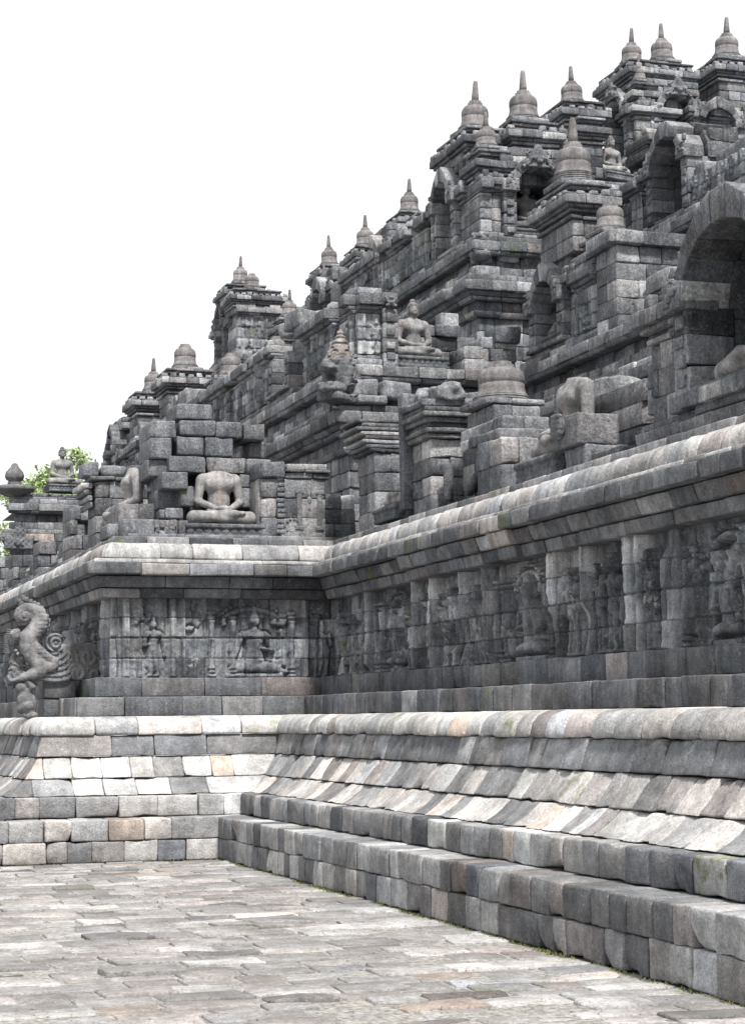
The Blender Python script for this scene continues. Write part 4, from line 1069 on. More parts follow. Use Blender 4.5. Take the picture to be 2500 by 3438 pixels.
S.masonry(fR(2, .3), fR(2, 1.4), 20.0, 22.8, Z[2], Z[2]+.9, ch=.25, bw=.5, dv=.4, jit=.05, skip=.15, **up_kw)
S.masonry(fR(2, .9), fR(2, 1.4), 22.8, 25.2, Z[2], Z[2]+1.0, ch=.25, bw=.5, jit=.05, skip=.1, **up_kw)
S.build('stone_blocks', M_UPPER, root, 0)
statue('lap', 'crossed legs of a broken figure above the relief block, right flank of the second terrace', fR(2, .55), 24.3, Z[2]+.35, R90, tone=.55)
statue('lap', 'crossed legs of a broken figure inside the tall dark niche', fR(2, .5), 27.6, Z[2]+.42, R90, tone=.4, seat_hw=.37)
# terrace 2, left flank
for i, (yy, d, zt) in enumerate(((35.4, .40, 1.35), (39.0, .50, 1.6), (43.4, .56, 2.55), (47.0, .51, 2.60))):
    nm = ['nearest', 'second', 'third', 'farthest'][i]
    lab = ['dome without spire between the two lower broken figures', 'broad weathered dome with short stump left of the bronze-toned head', 'bell without spire on the left skyline tower', 'leftmost tall-spired bell stupa on the skyline'][i]
    tower('stepped tower of the second terrace flank, %s one' % nm, fL(2, .75), yy, Z[2]+zt-.09, .42 if i < 2 else .5, .42 if i < 2 else .5, zt-.2, 1800+10*i, ante=(i > 1))
    stupa(lab, fL(2, .75), yy, Z[2]+zt, d, kind='B' if i < 3 else 'A')
for i, (yy, rg) in enumerate(((32.9, []), (37.2, []), (41.3, [0, 1, 2, 3, 4, 5]), (45.3, [0, 1, 2, 3, 4]))):
    niche('ruined side-on niche of the second terrace flank, %s one' % ['nearest', 'second', 'third', 'farthest'][i], fL(2, .1), yy, Z[2], R90, 1850+10*i, w=.95, ring=rg, head=False, upper=False, base=.25, wings='LR' if i > 1 else 'L')
niche('tall ruined niche wall at the left end of the skyline, seen edge-on', fL(2, .05), 48.9, Z[2], R90, 1895, w=1.3, base=.15, spring=1.2, rise=.55, head=False, upper=True, top_h=.5)
parapet(2, SEG_L, 33.8, 49.5, 1900, 'parapet running back along the second terrace flank', ruin=.45)
parapet(2, SEG_L, Y0+TS[2]+.3, 29.25, 1909, 'thin return of the carved corner parapet beside the cone-crowned gargoyle', so=.30, thick=.35)
parapet(2, SEG_L, 30.0, 31.8, 1910, 'near end of the left flank parapet beside the cone-crowned gargoyle', so=.30)
statue('full', 'reddish seated figure seen in profile on the left flank', fL(2, .55), 37.1, Z[2]+.3, R90, tone=.35, tint=.8)
statue('lap', 'crossed legs of a broken figure on the left flank, nearest to the cone-crowned gargoyle', fL(2, .5), 32.9, Z[2]+.3, R90, tone=.65)
statue('full', 'distant seated figure with topknot at the left edge, facing the plaza', 7.88, Y2+TS[2]+.5, Z[2]+.55, rad(5), tone=.6, scale=1.02)
parapet(2, SEG_F2, XLL+TS[2]+.2, XL+TS[2]+.2, 1920, 'distant broken parapet behind the leftmost seated figure', h=.6, ruin=.9)
S = Stones(1931)
t = thing('stone_urn', 'distant rounded finial on a broad bowl base at the left edge', 'finial', (6.62, Y2+TS[2]+.3, Z[2]+.20), scale=(1, 1, .85))
V, Fc = lathe([(0, 0), (.20, 0), (.38, .08), (.50, .18), (.52, .26), (.46, .32), (.2, .33), (.16, .38), (.19, .42), (.15, .46), (.22, .52), (.25, .62), (.22, .75), (.12, .88), (.07, 1.0), (0, 1.03)])
link_mesh('bowl', V, Fc, M_STATUE, t, st_array(len(V), .3, .4))
# ------------------------------------------------------------------ terrace 1 parapet, facing front: the ruined niche of the headless figure
yF = fF(1)
def cX(cx): return 4.0014+cx*.001561
def cZ(cy): return 5.962-cy*.001564
root = thing('ruined_niche_wall', 'broken back wall of big squared blocks behind the headless figure, facing the plaza', 'ruined wall')
S = Stones(2001)
def blk(x0, x1, y0, y1, v0, v1, **k):
    f = (yF+v0)/yF; zf = lambda q: 1.6+(q-1.6)*f
    S.box(cX(x0)*f+.003, cX(x1)*f-.003, yF+v0, yF+v1, zf(cZ(y1))+.003, zf(cZ(y0))-.003, **{**dict(rough=.010, bev=.016, chip=.7), **k})
for b in ((845, 1150, 170, 300, .62, 1.3), (870, 1180, 305, 438, .60, 1.3), (1182, 1413, 305, 445, .60, 1.3), (1420, 1605, 315, 455, .58, 1.2), (845, 1080, 440, 605, .62, 1.3), (1087, 1333, 443, 605, .60, 1.3),
          (1470, 1600, 470, 605, .75, 1.3), (785, 1098, 610, 745, .45, 1.2), (1100, 1440, 612, 742, .60, 1.3), (1443, 1660, 612, 742, .50, 1.2), (725, 945, 745, 890, .35, 1.1), (1380, 1520, 745, 860, .55, 1.2), (1520, 1590, 750, 860, .55, 1.2),
          (1400, 1565, 862, 1030, .52, 1.2), (680, 880, 895, 1062, .60, 1.2), (705, 750, 1062, 1135, .45, 1.0), (752, 905, 1040, 1135, .42, 1.0), (968, 1045, 1030, 1150, .60, 1.1),
          (1470, 1600, 1035, 1160, .5, 1.1), (620, 805, 462, 640, .55, 1.3), (600, 790, 642, 795, .62, 1.3), (630, 840, 320, 460, .55, 1.4)):
    blk(*b, tone=S.r.uniform(.36, .58))
blk(882, 992, 855, 1028, .40, 1.1, moss=.9)
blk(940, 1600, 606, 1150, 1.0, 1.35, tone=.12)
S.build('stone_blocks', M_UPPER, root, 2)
S = Stones(2003)
root = thing('parapet_footing', 'low row of carved blocks under the side-on headless torso at the front corner', 'stone footing')
for a, b, t_ in ((392, 670, .5), (674, 862, .5), (864, 948, .4)): blk(a, b, 1140, 1298, .10, .8, tone=t_)
for a, b in ((950, 1275), (1278, 1600), (1602, 1800)): blk(a, b, 1258, 1300, .02, .9, tone=.45)
blk(270, 392, 1180, 1300, .35, .9, tone=.5)
carve(S, cX(690), cX(850), cZ(1290), cZ(1150), yF+.10, S.r, 16, .03)
S.build('stone_blocks', M_UPPER, root, 1)
statue('headless', 'headless seated figure with hands in its lap and reddish stains, facing the plaza', cX(1277), yF+.42, 4.15, 0, tone=.66, tint=.52, seat_hw=.50, scale=1.07)
# right hand pier of that niche
t = thing('carved_pier', 'square pier with cornice slab and carved vases right of the headless figure', 'pier', (6.90, yF, 3.98))
S = Stones(2011); r = S.r
S.masonry(-.44, .44, .05, .75, 0, .78, ch=.26, bw=.42, dv=.35, **up_kw)
S.box(-.46, -.38, .12, .7, 0, .78, bev=.05, rough=.01)
S.build('shaft', M_UPPER, t, 1)
S = Stones(2012)
S.box(-.46, -.12, 0.0, .7, .782, 1.0, rough=.015, bev=.04, chip=1, tone=.4)
S.masonry(-.12, .50, 0.02, .8, .782, .86, ch=.08, bw=.5, **up_kw); S.masonry(-.12, .50, -.02, .82, .862, .90, ch=.08, bw=.6, **up_kw); S.masonry(-.10, .46, 0.02, .8, .902, .98, ch=.08, bw=.6, **up_kw)
S.build('cornice', M_UPPER, t, 1)
S = Stones(2013)
for q in np.arange(.04, .76, .07): S.box(-.22+r.uniform(-.01, .01), -.12, .028, .07, q, q+.055, bev=.016, rough=.010, chip=0, tone=.45)
for a in np.linspace(0, 5.2, 12): S.box(.0+.10*math.cos(a)-.02-.008*a, .0+.10*math.cos(a)+.02-.008*a, .03, .07, .16+.08*math.sin(a)-.018, .16+.08*math.sin(a)+.018, bev=.014, rough=.008, chip=0, tone=.5)
for ux in (.08, .36):
    S.box(ux-.035, ux+.035, .03, .07, .14, .62, bev=.01, rough=.006, chip=0, tone=.5)
    S.box(ux-.06, ux+.06, .025, .07, .58, .64, bev=.02, rough=.006, chip=0, tone=.5); S.box(ux-.06, ux+.06, .025, .07, .10, .16, bev=.02, rough=.006, chip=0, tone=.5)
V, Fc = sculpt([ell((.22, .05, .50), (.035, .03, .05)), ell((.22, .05, .58), (.02, .02, .03)), ell((.22, .05, .40), (.02, .02, .05))], (.1, 0, .3), (.34, .12, .66), .01)
S.build('carved_vases', M_UPPER, t, 0)
link_mesh('hanging_bell', V, Fc, M_UPPER, t, st_array(len(V), .5))
S = Stones(2015)
root = thing('ruined_niche_wall', 'low stack of squared blocks in the inner corner beside the carved vase pier', 'ruined wall')
S.masonry(7.36, 7.78, yF+.12, yF+.7, 3.98, 4.58, ch=.20, bw=.24, **up_kw)
S.masonry(7.05, 7.9, yF+.7, yF+1.3, 3.98, 4.3, ch=.2, bw=.4, **up_kw)
S.build('stone_blocks', M_UPPER, root, 1)
# ------------------------------------------------------------------ terrace 1 left flank
xL = fL(1)
t = thing('ruined_niche_wall', 'square stack of pale squared blocks beyond the side-on headless torso', 'ruined wall')
S = Stones(2021)
S.masonry(xL+.05, xL+.80, 27.15, 27.8, 4.0, 5.0, ch=.25, bw=.42, jit=.006, **up_kw)
S.masonry(xL-.03, xL+.95, 27.1, 27.9, 5.0, 5.06, ch=.06, bw=.5, **up_kw)
for i, o_ in enumerate((.02, .06, .10, .14)): S.masonry(xL-.0-o_, xL+.02, 27.2, 28.0, 4.62+i*.09, 4.70+i*.09, ch=.08, bw=.5, **up_kw)
S.box(xL-.12, xL+.10, 27.15, 27.6, 5.062, 5.26, rough=.012, bev=.02, tone=.5); S.box(xL+.13, xL+.5, 27.15, 27.6, 5.06, 5.22, rough=.02, bev=.05); S.box(xL+.52, xL+.9, 27.15, 27.6, 5.06, 5.26, rough=.02, bev=.04)
S.build('stone_blocks', M_UPPER, t, 1)
t = thing('ruined_niche_wall', 'carved end block standing before the side-on headless torso at the front corner', 'ruined wall')
S = Stones(2023)
S.box(xL, xL+.28, 25.15, 25.95, 4.17, 4.46, rough=.014, bev=.03, chip=1); S.box(xL+.285, xL+.62, 25.15, 25.9, 4.17, 4.47, rough=.012, bev=.02, chip=1)
S.masonry(xL+.1, xL+.6, 25.2, 25.95, 3.98, 4.165, ch=.18, bw=.3, **up_kw)
S.build('stone_blocks', M_UPPER, t, 2)
statue('torso', 'headless torso seen side-on with hanging arm, rising behind a carved end block', xL+.30, 25.98, 4.20, R90, tone=.66, tint=.52, seat=False, scale=1.22)
rl = np.random.default_rng(77)
for i, yy in enumerate((29.4, 32.6, 35.8, 39.0, 42.0)):
    nm = ['nearest', 'second', 'third', 'fourth', 'farthest'][i]
    t = thing('ruined_niche_wall', 'broken stump of a carved pier on the left flank edge, %s of five' % nm, 'ruined wall')
    S = Stones(2030+i)
    S.masonry(xL+.05, xL+.6, yy, yy+.7, 3.98, 4.7+rl.uniform(-.2, .3), ch=.24, bw=.3, jit=.02, skip=.05, **up_kw)
    S.masonry(xL+.15, xL+.8, yy+.9, yy+1.8, 3.98, 4.35+rl.uniform(-.1, .25), ch=.22, bw=.32, jit=.04, skip=.1, **up_kw)
    S.build('stone_blocks', M_UPPER, t, 0)
    if i in (0, 2): statue('lap', 'crossed legs of a broken figure on the left flank edge, %s' % ('nearer one' if i == 0 else 'farther one'), xL+.5, yy+2.2, 4.2, R90, tone=.7)
statue('torso', 'pale headless torso leaning out on the far left flank', xL+.45, 34.8, 4.15, R90, tone=.75)
# far parapet of terrace 1 in front of the distant seated figure
S = Stones(2051)
t = thing('ruined_niche_wall', 'distant tumbled blocks at the left edge below the topknotted figure', 'ruined wall')
yq = Y2+TS[1]
S.masonry(3.4, 6.6, yq+.3, yq+1.0, 3.98, 5.0, ch=.24, bw=.4, jit=.06, skip=.12, **up_kw)
S.masonry(3.6, 4.6, yq+.3, yq+.9, 5.0, 5.6, ch=.24, bw=.4, jit=.06, skip=.15, **up_kw)
S.masonry(5.2, 6.4, yq+.3, yq+.9, 5.0, 5.3, ch=.24, bw=.4, jit=.06, skip=.15, **up_kw)
S.build('stone_blocks', M_UPPER, t, 0)
t = thing('antefix', 'distant triangular carved crest stone with a round boss', 'crest stone', (6.6, yq+3.5, 5.9))
V, Fc = sculpt([bx((0, 0, .15), (.36, .08, .15), .03), ell((0, -.02, .38), (.16, .07, .22)), (ell((0, -.09, .17), (.11, .05, .11)), .01), cap((-.3, -.03, .25), (-.36, -.03, .32), .05), cap((.3, -.03, .25), (.36, -.03, .32), .05)], (-.46, -.2, -.05), (.46, .15, .66), .022, disp=lambda P: .012*np.sin(P[..., 0]*45)*np.sin(P[..., 2]*45))
link_mesh('crest_block', V, Fc, M_UPPER, t, st_array(len(V), .42))
# ------------------------------------------------------------------ terrace 1 right flank
xR = fR(1)
def wall_x(S, x0, x1, y0, y1, z0, z1, ch=.25, bw=.35, **k): S.masonry(x0, x1, y0, y1, z0, z1, ch=ch, bw=bw, **{**up_kw, **k})
t = thing('broken_pier', 'leaning pier of stacked blocks with stepped cornice ends near the inner corner', 'pier')
S = Stones(2101)
wall_x(S, xR+.05, xR+.58, 23.28, 24.0, 3.98, 4.98, bw=.6, dv=.4)
for i, o_ in enumerate((.0, .05, .10, .05, .12, .18, .10, .17)): wall_x(S, xR-.02-o_, xR+.56-o_*.5, 23.26, 24.02, 4.98+i*.055, 5.03+i*.055, ch=.05, bw=1.2)
S.build('pier_blocks', M_UPPER, t, 1)
statue('lap', 'crossed legs on a lotus base between the leaning pier and the corniced pier', xR+.30, 22.72, 4.22, R90, tone=.78)
t = thing('corniced_pier', 'tall pier with layered cornice and upright slab beside the crossed legs', 'pier')
S = Stones(2111)
wall_x(S, xR+.05, xR+.55, 21.18, 21.85, 3.98, 4.86, dv=.35)
wall_x(S, xR+.45, xR+.9, 19.7, 21.2, 3.98, 4.8, dv=.4)
S.build('shaft', M_UPPER, t, 1)
S = Stones(2112)
for i, o_ in enumerate((.04, .07, .02, .07, .12, .09)): wall_x(S, xR+.03-o_, xR+.62, 21.14-o_, 21.85, 4.86+i*.062, 4.92+i*.062, ch=.06, bw=.9)
S.box(xR-.1, xR+.6, 21.05, 21.9, 5.235, 5.33, rough=.03, bev=.04, chip=1)
S.build('cornice', M_UPPER, t, 1)
S = Stones(2113); S.box(xR-.06, xR+.12, 21.86, 22.02, 4.1, 5.5, rough=.01, bev=.015, tone=.35)
S.build('upright_slab', M_UPPER, t, 1)
V, Fc = sculpt([cap((xR+.2, 21.0, 4.15), (xR+.2, 21.0, 4.5), .06), ell((xR+.45, 20.5, 4.5), (.10, .12, .14)), ell((xR+.42, 20.5, 4.7), (.07, .08, .09)), cap((xR+.4, 20.6, 4.35), (xR+.38, 20.8, 4.2), .06), cap((xR+.4, 20.3, 4.3), (xR+.38, 20.1, 4.12), .06), ell((xR+.44, 20.15, 4.45), (.08, .12, .12)), ell((xR+.44, 19.95, 4.6), (.06, .1, .16))], (xR-.0, 19.7, 4.0), (xR+.7, 21.2, 4.9), .02, k=.04)
link_mesh('carved_attendant', V, Fc, M_UPPER, t, st_array(len(V), .3))
t = thing('fallen_guardian', 'weathered lying guardian stone on top of the corniced pier', 'stone beast')
V, Fc = sculpt([bx((xR+.25, 21.4, 5.39), (.17, .40, .08), .03), ell((xR+.20, 21.75, 5.46), (.12, .13, .10)), ell((xR+.3, 21.1, 5.44), (.13, .12, .10)), cap((xR+.1, 21.55, 5.38), (xR+.04, 21.3, 5.37), .05)], (xR-.15, 20.8, 5.25), (xR+.6, 22.05, 5.65), .018, k=.03, disp=lambda P: .03*vnoise(P*11))
link_mesh('stone_body', V, Fc, M_UPPER, t, st_array(len(V), .55))
t = thing('parapet_tower', 'thick square pedestal of rough blocks under the big spireless bell', 'tower')
S = Stones(2121)
wall_x(S, xR+.20, xR+.75, 19.3, 20.6, 4.70, 4.86, dv=.3, bw=.5); wall_x(S, xR+.08, xR+.70, 19.15, 20.3, 4.58, 4.70, ch=.12, dv=.3, bw=.5)
wall_x(S, xR+.38, xR+.95, 20.0, 20.85, 4.86, 5.10, ch=.24, dv=.3, bw=.7)
wall_x(S, xR+.05, xR+.5, 19.0, 19.7, 3.98, 4.58, ch=.30, dv=.4, bw=.5)
S.build('pedestal_blocks', M_UPPER, t, 2)
stupa('big pale spireless bell with a square knob on the lowest parapet', xR+.66, 20.45, 5.20, .56, kind='B').scale = (.60, .60, .47)
t = thing('ruined_niche_wall', 'row of broken blocks between the bell pedestal and the round-shouldered torso', 'ruined wall')
S = Stones(2131)
wall_x(S, xR+.75, xR+1.15, 17.0, 19.2, 3.98, 4.9, skip=.05, jit=.05, dv=None)
wall_x(S, xR+1.1, xR+1.5, 15.5, 17.2, 3.98, 5.0, jit=.05, skip=.12)
wall_x(S, xR+.6, xR+1.0, 16.0, 16.6, 4.45, 4.95, ch=.25, bw=.5)
S.build('stone_blocks', M_UPPER, t, 1)
statue('torso', 'round-shouldered headless torso leaning back behind a square block, right flank', xR+.42, 18.02, 4.22, R90, tone=.56, tint=.52, scale=1.22)
t = thing('broken_pier', 'squared block pier with a carved hand on its end, before the round-shouldered torso', 'pier')
S = Stones(2141)
S.box(xR+.0, xR+.44, 16.90, 17.42, 4.20, 4.52, rough=.012, bev=.02, chip=.5); S.box(xR+.08, xR+.55, 16.9, 17.4, 3.99, 4.21, rough=.012, bev=.02)
wall_x(S, xR+.1, xR+.5, 16.2, 16.85, 3.98, 4.10, ch=.12)
S.build('pier_blocks', M_UPPER, t, 2)
V, Fc = sculpt([cap((xR-.04, 17.38-.0, 4.36+q*.055), (xR-.05, 17.2, 4.35+q*.055), .028) for q in range(4)]+[ell((xR-.02, 17.3, 4.42), (.06, .14, .13))], (xR-.2, 17.05, 4.2), (xR+.1, 17.55, 4.65), .014)
link_mesh('carved_hand', V, Fc, M_UPPER, t, st_array(len(V), .42))
niche('largest arched niche at the right edge, cropped by the picture, deep black inside', fR(1, .0), 13.88, 3.98, R90, 2201, w=1.75, hw=.70, base=.34, spring=1.08, rise=.58, wings='L', head=False, upper=False, depth=1.25)
statue('lap', 'large crossed legs inside the largest niche at the right edge', fR(1, .42), 13.95, 4.36, R90, tone=.62, scale=1.3)
t = thing('ruined_niche_wall', 'stepped blocks standing on the left wing of the largest niche', 'ruined wall')
S = Stones(2211)
wall_x(S, xR+.12, xR+.8, 15.1, 15.62, 5.2, 5.55, ch=.175, bw=.5, dv=.35); wall_x(S, xR+.5, xR+1.2, 14.9, 15.7, 5.55, 5.75, ch=.2, bw=.5, dv=.35)
S.build('stone_blocks', M_UPPER, t, 1)
for i, (x, y, z, a, b, c, rz, lab) in enumerate((
        (9.2, 28.55, 6.62, .42, .28, .26, 0, 'loose dark cube block right of the cone-crowned gargoyle'), (9.72, 28.6, 6.60, .5, .3, .28, .2, 'loose chipped pale block on the cornice below the intact figure'),
        (9.3, 28.45, 6.50, .5, .25, .12, 0, 'flat loose slab lying beside the cone-crowned gargoyle'), (8.75, 22.6, 5.35, .45, .5, .3, .5, 'tilted pale broken block behind the corniced pier'),
        (13.25, 32.45, 9.93, .42, .3, .3, 0, 'pale square block lying right of the lion gargoyle'), (13.75, 32.5, 9.9, .36, .3, .26, .1, 'small carved block on the third terrace cornice'),
        (14.9, 25.6, 10.6, .8, .5, .35, .4, 'big tumbled slab high on the right flank'), (15.9, 27.3, 10.65, .7, .5, .4, .2, 'mossy tumbled block near the large dark niche'), (12.6, 22.8, 8.2, .6, .5, .4, .5, 'tumbled capstone above the largest niche'))):
    t = thing('loose_block', lab, 'stone block', (x, y, z), rz)
    S = Stones(2300+i); S.box(-a/2, a/2, -b/2, b/2, -.02, c, rough=.02, bev=.035, chip=1, tone=.55, moss=.5 if 'mossy' in lab else 0)
    S.build('block', M_UPPER, t, 2)
t = thing('stone_spout', 'thick rounded stone beam jutting in at the upper right edge', 'spout')
V, Fc = sculpt([cap((14.0, 23.6, 11.75), (15.6, 22.4, 12.5), .17, .30)], (13.7, 22, 11.4), (16, 24, 12.9), .05, disp=lambda P: .01*vnoise(P*10))
link_mesh('beam', V, Fc, M_STATUE, t, st_array(len(V), .4, .6))
xl2, xl3 = fL(2), fL(3)
for i, (x, y, z, a, b, c, rz, lab) in enumerate((
        (xl2+.3, 31.9, 8.35, .5, .6, .3, .2, 'tilted chipped block on the parapet just behind the cone-crowned gargoyle'), (xl2+.35, 34.2, 7.9, .45, .5, .45, .5, 'upright broken block left of the spireless dome on the flank'),
        (xl2+.3, 40.6, 8.25, .5, .6, .45, .1, 'loose block on the flank parapet beside the short-stumped dome'), 
        (xl3+.4, 41.2, 11.0, .5, .6, .45, .1, 'tall loose block against the sky between the small flank stupas'), (xl3+.3, 45.2, 10.95, .5, .6, .35, .6, 'farthest loose block on the third terrace skyline'),
        (8.9, 18.7, 4.9, .4, .4, .3, .4, 'tilted block behind the round-shouldered torso'), (9.1, 16.5, 4.95, .38, .35, .28, .4, 'broad chipped block between the torso and the largest niche'))):
    t = thing('loose_block', lab, 'stone block', (x, y, z), rz)
    S = Stones(2350+i); S.box(-a/2, a/2, -b/2, b/2, -.02, c, rough=.025, bev=.035, chip=1, tone=.6)
    S.build('block', M_UPPER, t, 2)
# ------------------------------------------------------------------ gargoyles
def swirl(P, f=46, a=.014): return scrolls(P[..., 0]*.9-P[..., 1]*.9, P[..., 2]*1.1-.4, 240, k=80, a=a*1.15)
def swirl2(P):
    band = np.clip((P[..., 1]+.05)*12, 0, 1)+np.clip((P[..., 2]-.52)*14, 0, 1)
    return swirl(P, 60, .017)*np.clip(band, .12, 1)
t = thing('gargoyle', 'gargoyle head with a tall cone-shaped crown on the cornice corner', 'gargoyle', (8.78, 28.50, 6.58), rad(-52))
pr = [ell((0, .02, .36), (.24, .26, .25)), cap((0, .03, .52), (0, .06, 1.04), .265, .035), (ell((0, -.26, .42), (.15, .14, .075)), .04), (ell((0, -.36, .47), (.07, .06, .06)), .03), (ell((0, -.16, .10), (.22, .24, .11)), .04),
      (ell((-.10, -.20, .53), (.06, .055, .055)), .01), (ell((.10, -.20, .53), (.06, .055, .055)), .01), cap((0, .1, .3), (0, .62, .16), .26, .14), (bx((0, .5, .10), (.22, .35, .12), .04), .05), bx((0, .0, -.03), (.22, .3, .05), .03),
      (cap((-.2, -.05, .18), (-.25, -.02, .42), .05), .03), (cap((.2, -.05, .18), (.25, -.02, .42), .05), .03), (cap((-.1, -.34, .17), (.1, -.34, .17), .035), .02)]
V, Fc = sculpt(pr, (-.42, -.6, -.1), (.42, .95, 1.12), .0165, k=.05, cuts=[ell((0, -.34, .27), (.12, .22, .075))], disp=swirl2)
st = st_array(len(V), .42, .5); up_ = np.clip((V[:, 2]-.55)*12, 0, 1); st[:, 1] = .5+.42*up_; st[:, 0] = .42+.14*up_
link_mesh('carved_head', V, Fc, M_UPPER, t, st)
t = thing('gargoyle', 'open-mouthed lion gargoyle with bulging eyes on the third terrace corner', 'gargoyle', (12.78, 32.50, 9.88), rad(-30))
pr = [ell((0, .0, .34), (.24, .24, .24)), (ell((0, -.22, .40), (.13, .12, .09)), .04), (ell((0, -.32, .45), (.06, .05, .05)), .02), (ell((0, -.12, .14), (.21, .24, .14)), .04), (ell((-.11, -.17, .50), (.055, .05, .055)), .01), (ell((.11, -.17, .50), (.055, .05, .055)), .01),
      cap((0, .05, .48), (.03, .08, .70), .16, .05), cap((0, .1, .34), (0, .75, .12), .25, .12), (bx((0, .3, .03), (.2, .4, .05), .03), .04)]
V, Fc = sculpt(pr, (-.4, -.55, -.05), (.4, .95, .82), .0165, k=.05, cuts=[ell((0, -.34, .25), (.15, .22, .085))], disp=lambda P: swirl(P, 60, .015)*np.clip(np.clip((P[..., 1]-.0)*12, 0, 1)+np.clip((P[..., 2]-.56)*14, 0, 1), .08, 1))
link_mesh('carved_head', V, Fc, M_UPPER, t, st_array(len(V), .40, .45))
# scrolled elephant-trunk spout on the left wall
def q3(x, y, d=0.0): return ((x-1100)/841.0, d, (1310-y)/841.0)
t = thing('makara_spout', 'scrolled elephant-trunk water spout with feathered jaw jutting from the left wall', 'spout', (4.40, 24.95, 2.10))
D = -.06
spine = [(300, 600, 0.03), (330, 625, 0.03), (300, 660, 0.034), (245, 645, 0.038), (222, 595, 0.044), (248, 540, 0.05), (310, 508, 0.06), (390, 520, 0.068), (450, 560, 0.0881), (478, 630, 0.0949), (460, 700, 0.1017), (400, 770, 0.1073), (345, 840, 0.113), (340, 930, 0.1017), (390, 1020, 0.096), (450, 1100, 0.096), (470, 1180, 0.0904), (400, 1222, 0.0701), (300, 1255, 0.0475), (180, 1290, 0.0249)]
pr = []
for i in range(len(spine)-1):
    a, b = spine[i], spine[i+1]; pr.append((cap(q3(a[0], a[1], D), q3(b[0], b[1], D), a[2], b[2]), .008 if i < 9 else .03))
pr[0] = pr[0][0]; pr.append((ell(q3(300, 602, D-.01), (.112, .085, .105)), .006))
pr += [(cap(q3(370, 880, D-.03), q3(440, 960, D-.04), .075, .065), .02), (cap(q3(440, 960, D-.04), q3(560, 1050, D-.04), .065, .05), .02), (cap(q3(560, 1050, D-.04), q3(640, 1080, D-.02), .05, .04), .02),
       (ell(q3(200, 800, D-.04), (.07, .05, .07)), .02), (cap(q3(170, 790, D-.05), q3(230, 760, D-.05), .035, .03), .02),
       (ell(q3(560, 1140, D-.02), (.13, .06, .07)), .03)]
V, Fc = sculpt(pr, (-1.25, -.28, -.03), (-.45, .16, 1.06), .014, k=.03, disp=lambda P: .003*vnoise(P*30)-.016*(np.hypot(P[..., 0]+.951, P[..., 2]-.842) < .105)*np.clip(np.sin(np.arctan2(P[..., 2]-.842, P[..., 0]+.951)+np.hypot(P[..., 0]+.951, P[..., 2]-.842)*95)*1.5-.5, 0, 1)+.004*np.sin(P[..., 2]*120)*(P[..., 0] > -.8)*(P[..., 2] > .3))
link_mesh('scrolled_trunk', V, Fc, M_STATUE, t, st_array(len(V), .52, .48))
pr = [bx(q3(470, 1250, .02), (.40, .09, .06), .02)]
pr += [(cap(q3(x, 1290, -.01), q3(x+30, 1000+abs(x-650)*.3, -.01), .05), .03) for x in (560, 610, 660, 710, 750)]
V, Fc = sculpt(pr, (-1.2, -.2, -.03), (-.3, .2, .5), .016, k=.02, disp=lambda P: .014*np.sin(np.hypot(P[..., 0]+.55, P[..., 2]-.45)*90))
link_mesh('feathered_jaw', V, Fc, M_UPPER, t, st_array(len(V), .45))
pr = [bx(q3(640, 890, .02), (.12, .08, .14), .09), (bx(q3(640, 890, -.05), (.085, .03, .10), .03), .004)]
V, Fc = sculpt(pr, (-.75, -.2, .3), (-.33, .2, .75), .012, k=.01, disp=lambda P: .014*np.cos(np.hypot(P[..., 0]+.547, P[..., 2]-.50)*110))
link_mesh('carved_disc', V, Fc, M_UPPER, t, st_array(len(V), .5))
V, Fc = sculpt([bx(q3(900, 1090, .04), (.28, .09, .23), .03), bx(q3(640, 1120, .06), (.35, .07, .20), .03), bx(q3(250, 1150, .10), (.10, .06, .17), .03)], (-1.25, -.12, -.05), (.05, .2, .56), .018, disp=lambda P: scrolls(P[..., 0]*1.0, P[..., 2]*1.0, 150, k=85, a=.016)*(P[..., 2] < .40))
link_mesh('side_plate', V, Fc, M_STATUE, t, st_array(len(V), .55, .45))
S = Stones(2401)
cr_pts = [(270, 470), (250, 440), (300, 400), (330, 420), (370, 440), (410, 455), (450, 480), (490, 510), (515, 550), (545, 600), (565, 650), (565, 700), (545, 745), (520, 790), (500, 830)]
for (x, y) in cr_pts:
    a = q3(x, y); S.box(a[0]-.03, a[0]+.03, -.03, .05, a[2]-.03, a[2]+.035, bev=.02, rough=.008, chip=0, tone=.45)
S.build('crest_ornament', M_UPPER, t, 0)
S = Stones(2402)
for k_ in range(13):
    a = q3(125+k_*.8 if k_ > 6 else 150-k_*4, 750+k_*20); S.box(a[0]-.035, a[0]+.03, -.02, .05, a[2]-.008, a[2]+.010, bev=.006, rough=.004, chip=0, tone=.45)
S.build('whisker_comb', M_UPPER, t, 0)
for a_, rr in (((215, 970), .028), ((240, 1005), .025), ((280, 1050), .022), ((345, 1110), .027)):
    c_ = q3(a_[0], a_[1], -.02); V, Fc = lathe([(0, -rr), (rr*.8, -rr*.5), (rr, 0), (rr*.8, rr*.5), (0, rr)], 10)
    link_mesh('tooth', V, Fc, M_STATUE, t, st_array(len(V), .75), loc=c_)
t = thing('dwarf_figure', 'squat crouching dwarf carrying the scrolled spout on its shoulders', 'stone figure', (3.48, 24.95, 1.66))
V, Fc = sculpt([ell((0, 0, .22), (.11, .10, .14)), ell((-.06, -.02, .38), (.075, .07, .075)), cap((.02, -.02, .30), (.08, -.08, .38), .035), cap((.08, -.08, .38), (.02, -.06, .45), .03), cap((-.05, -.02, .10), (.03, -.14, .14), .06), cap((.03, -.14, .14), (.06, -.10, .0), .05, .04), cap((.0, -.1, .02), (.10, -.16, .02), .04), ell((.09, -.05, .15), (.05, .07, .13))], (-.2, -.25, -.03), (.2, .15, .5), .012, k=.03)
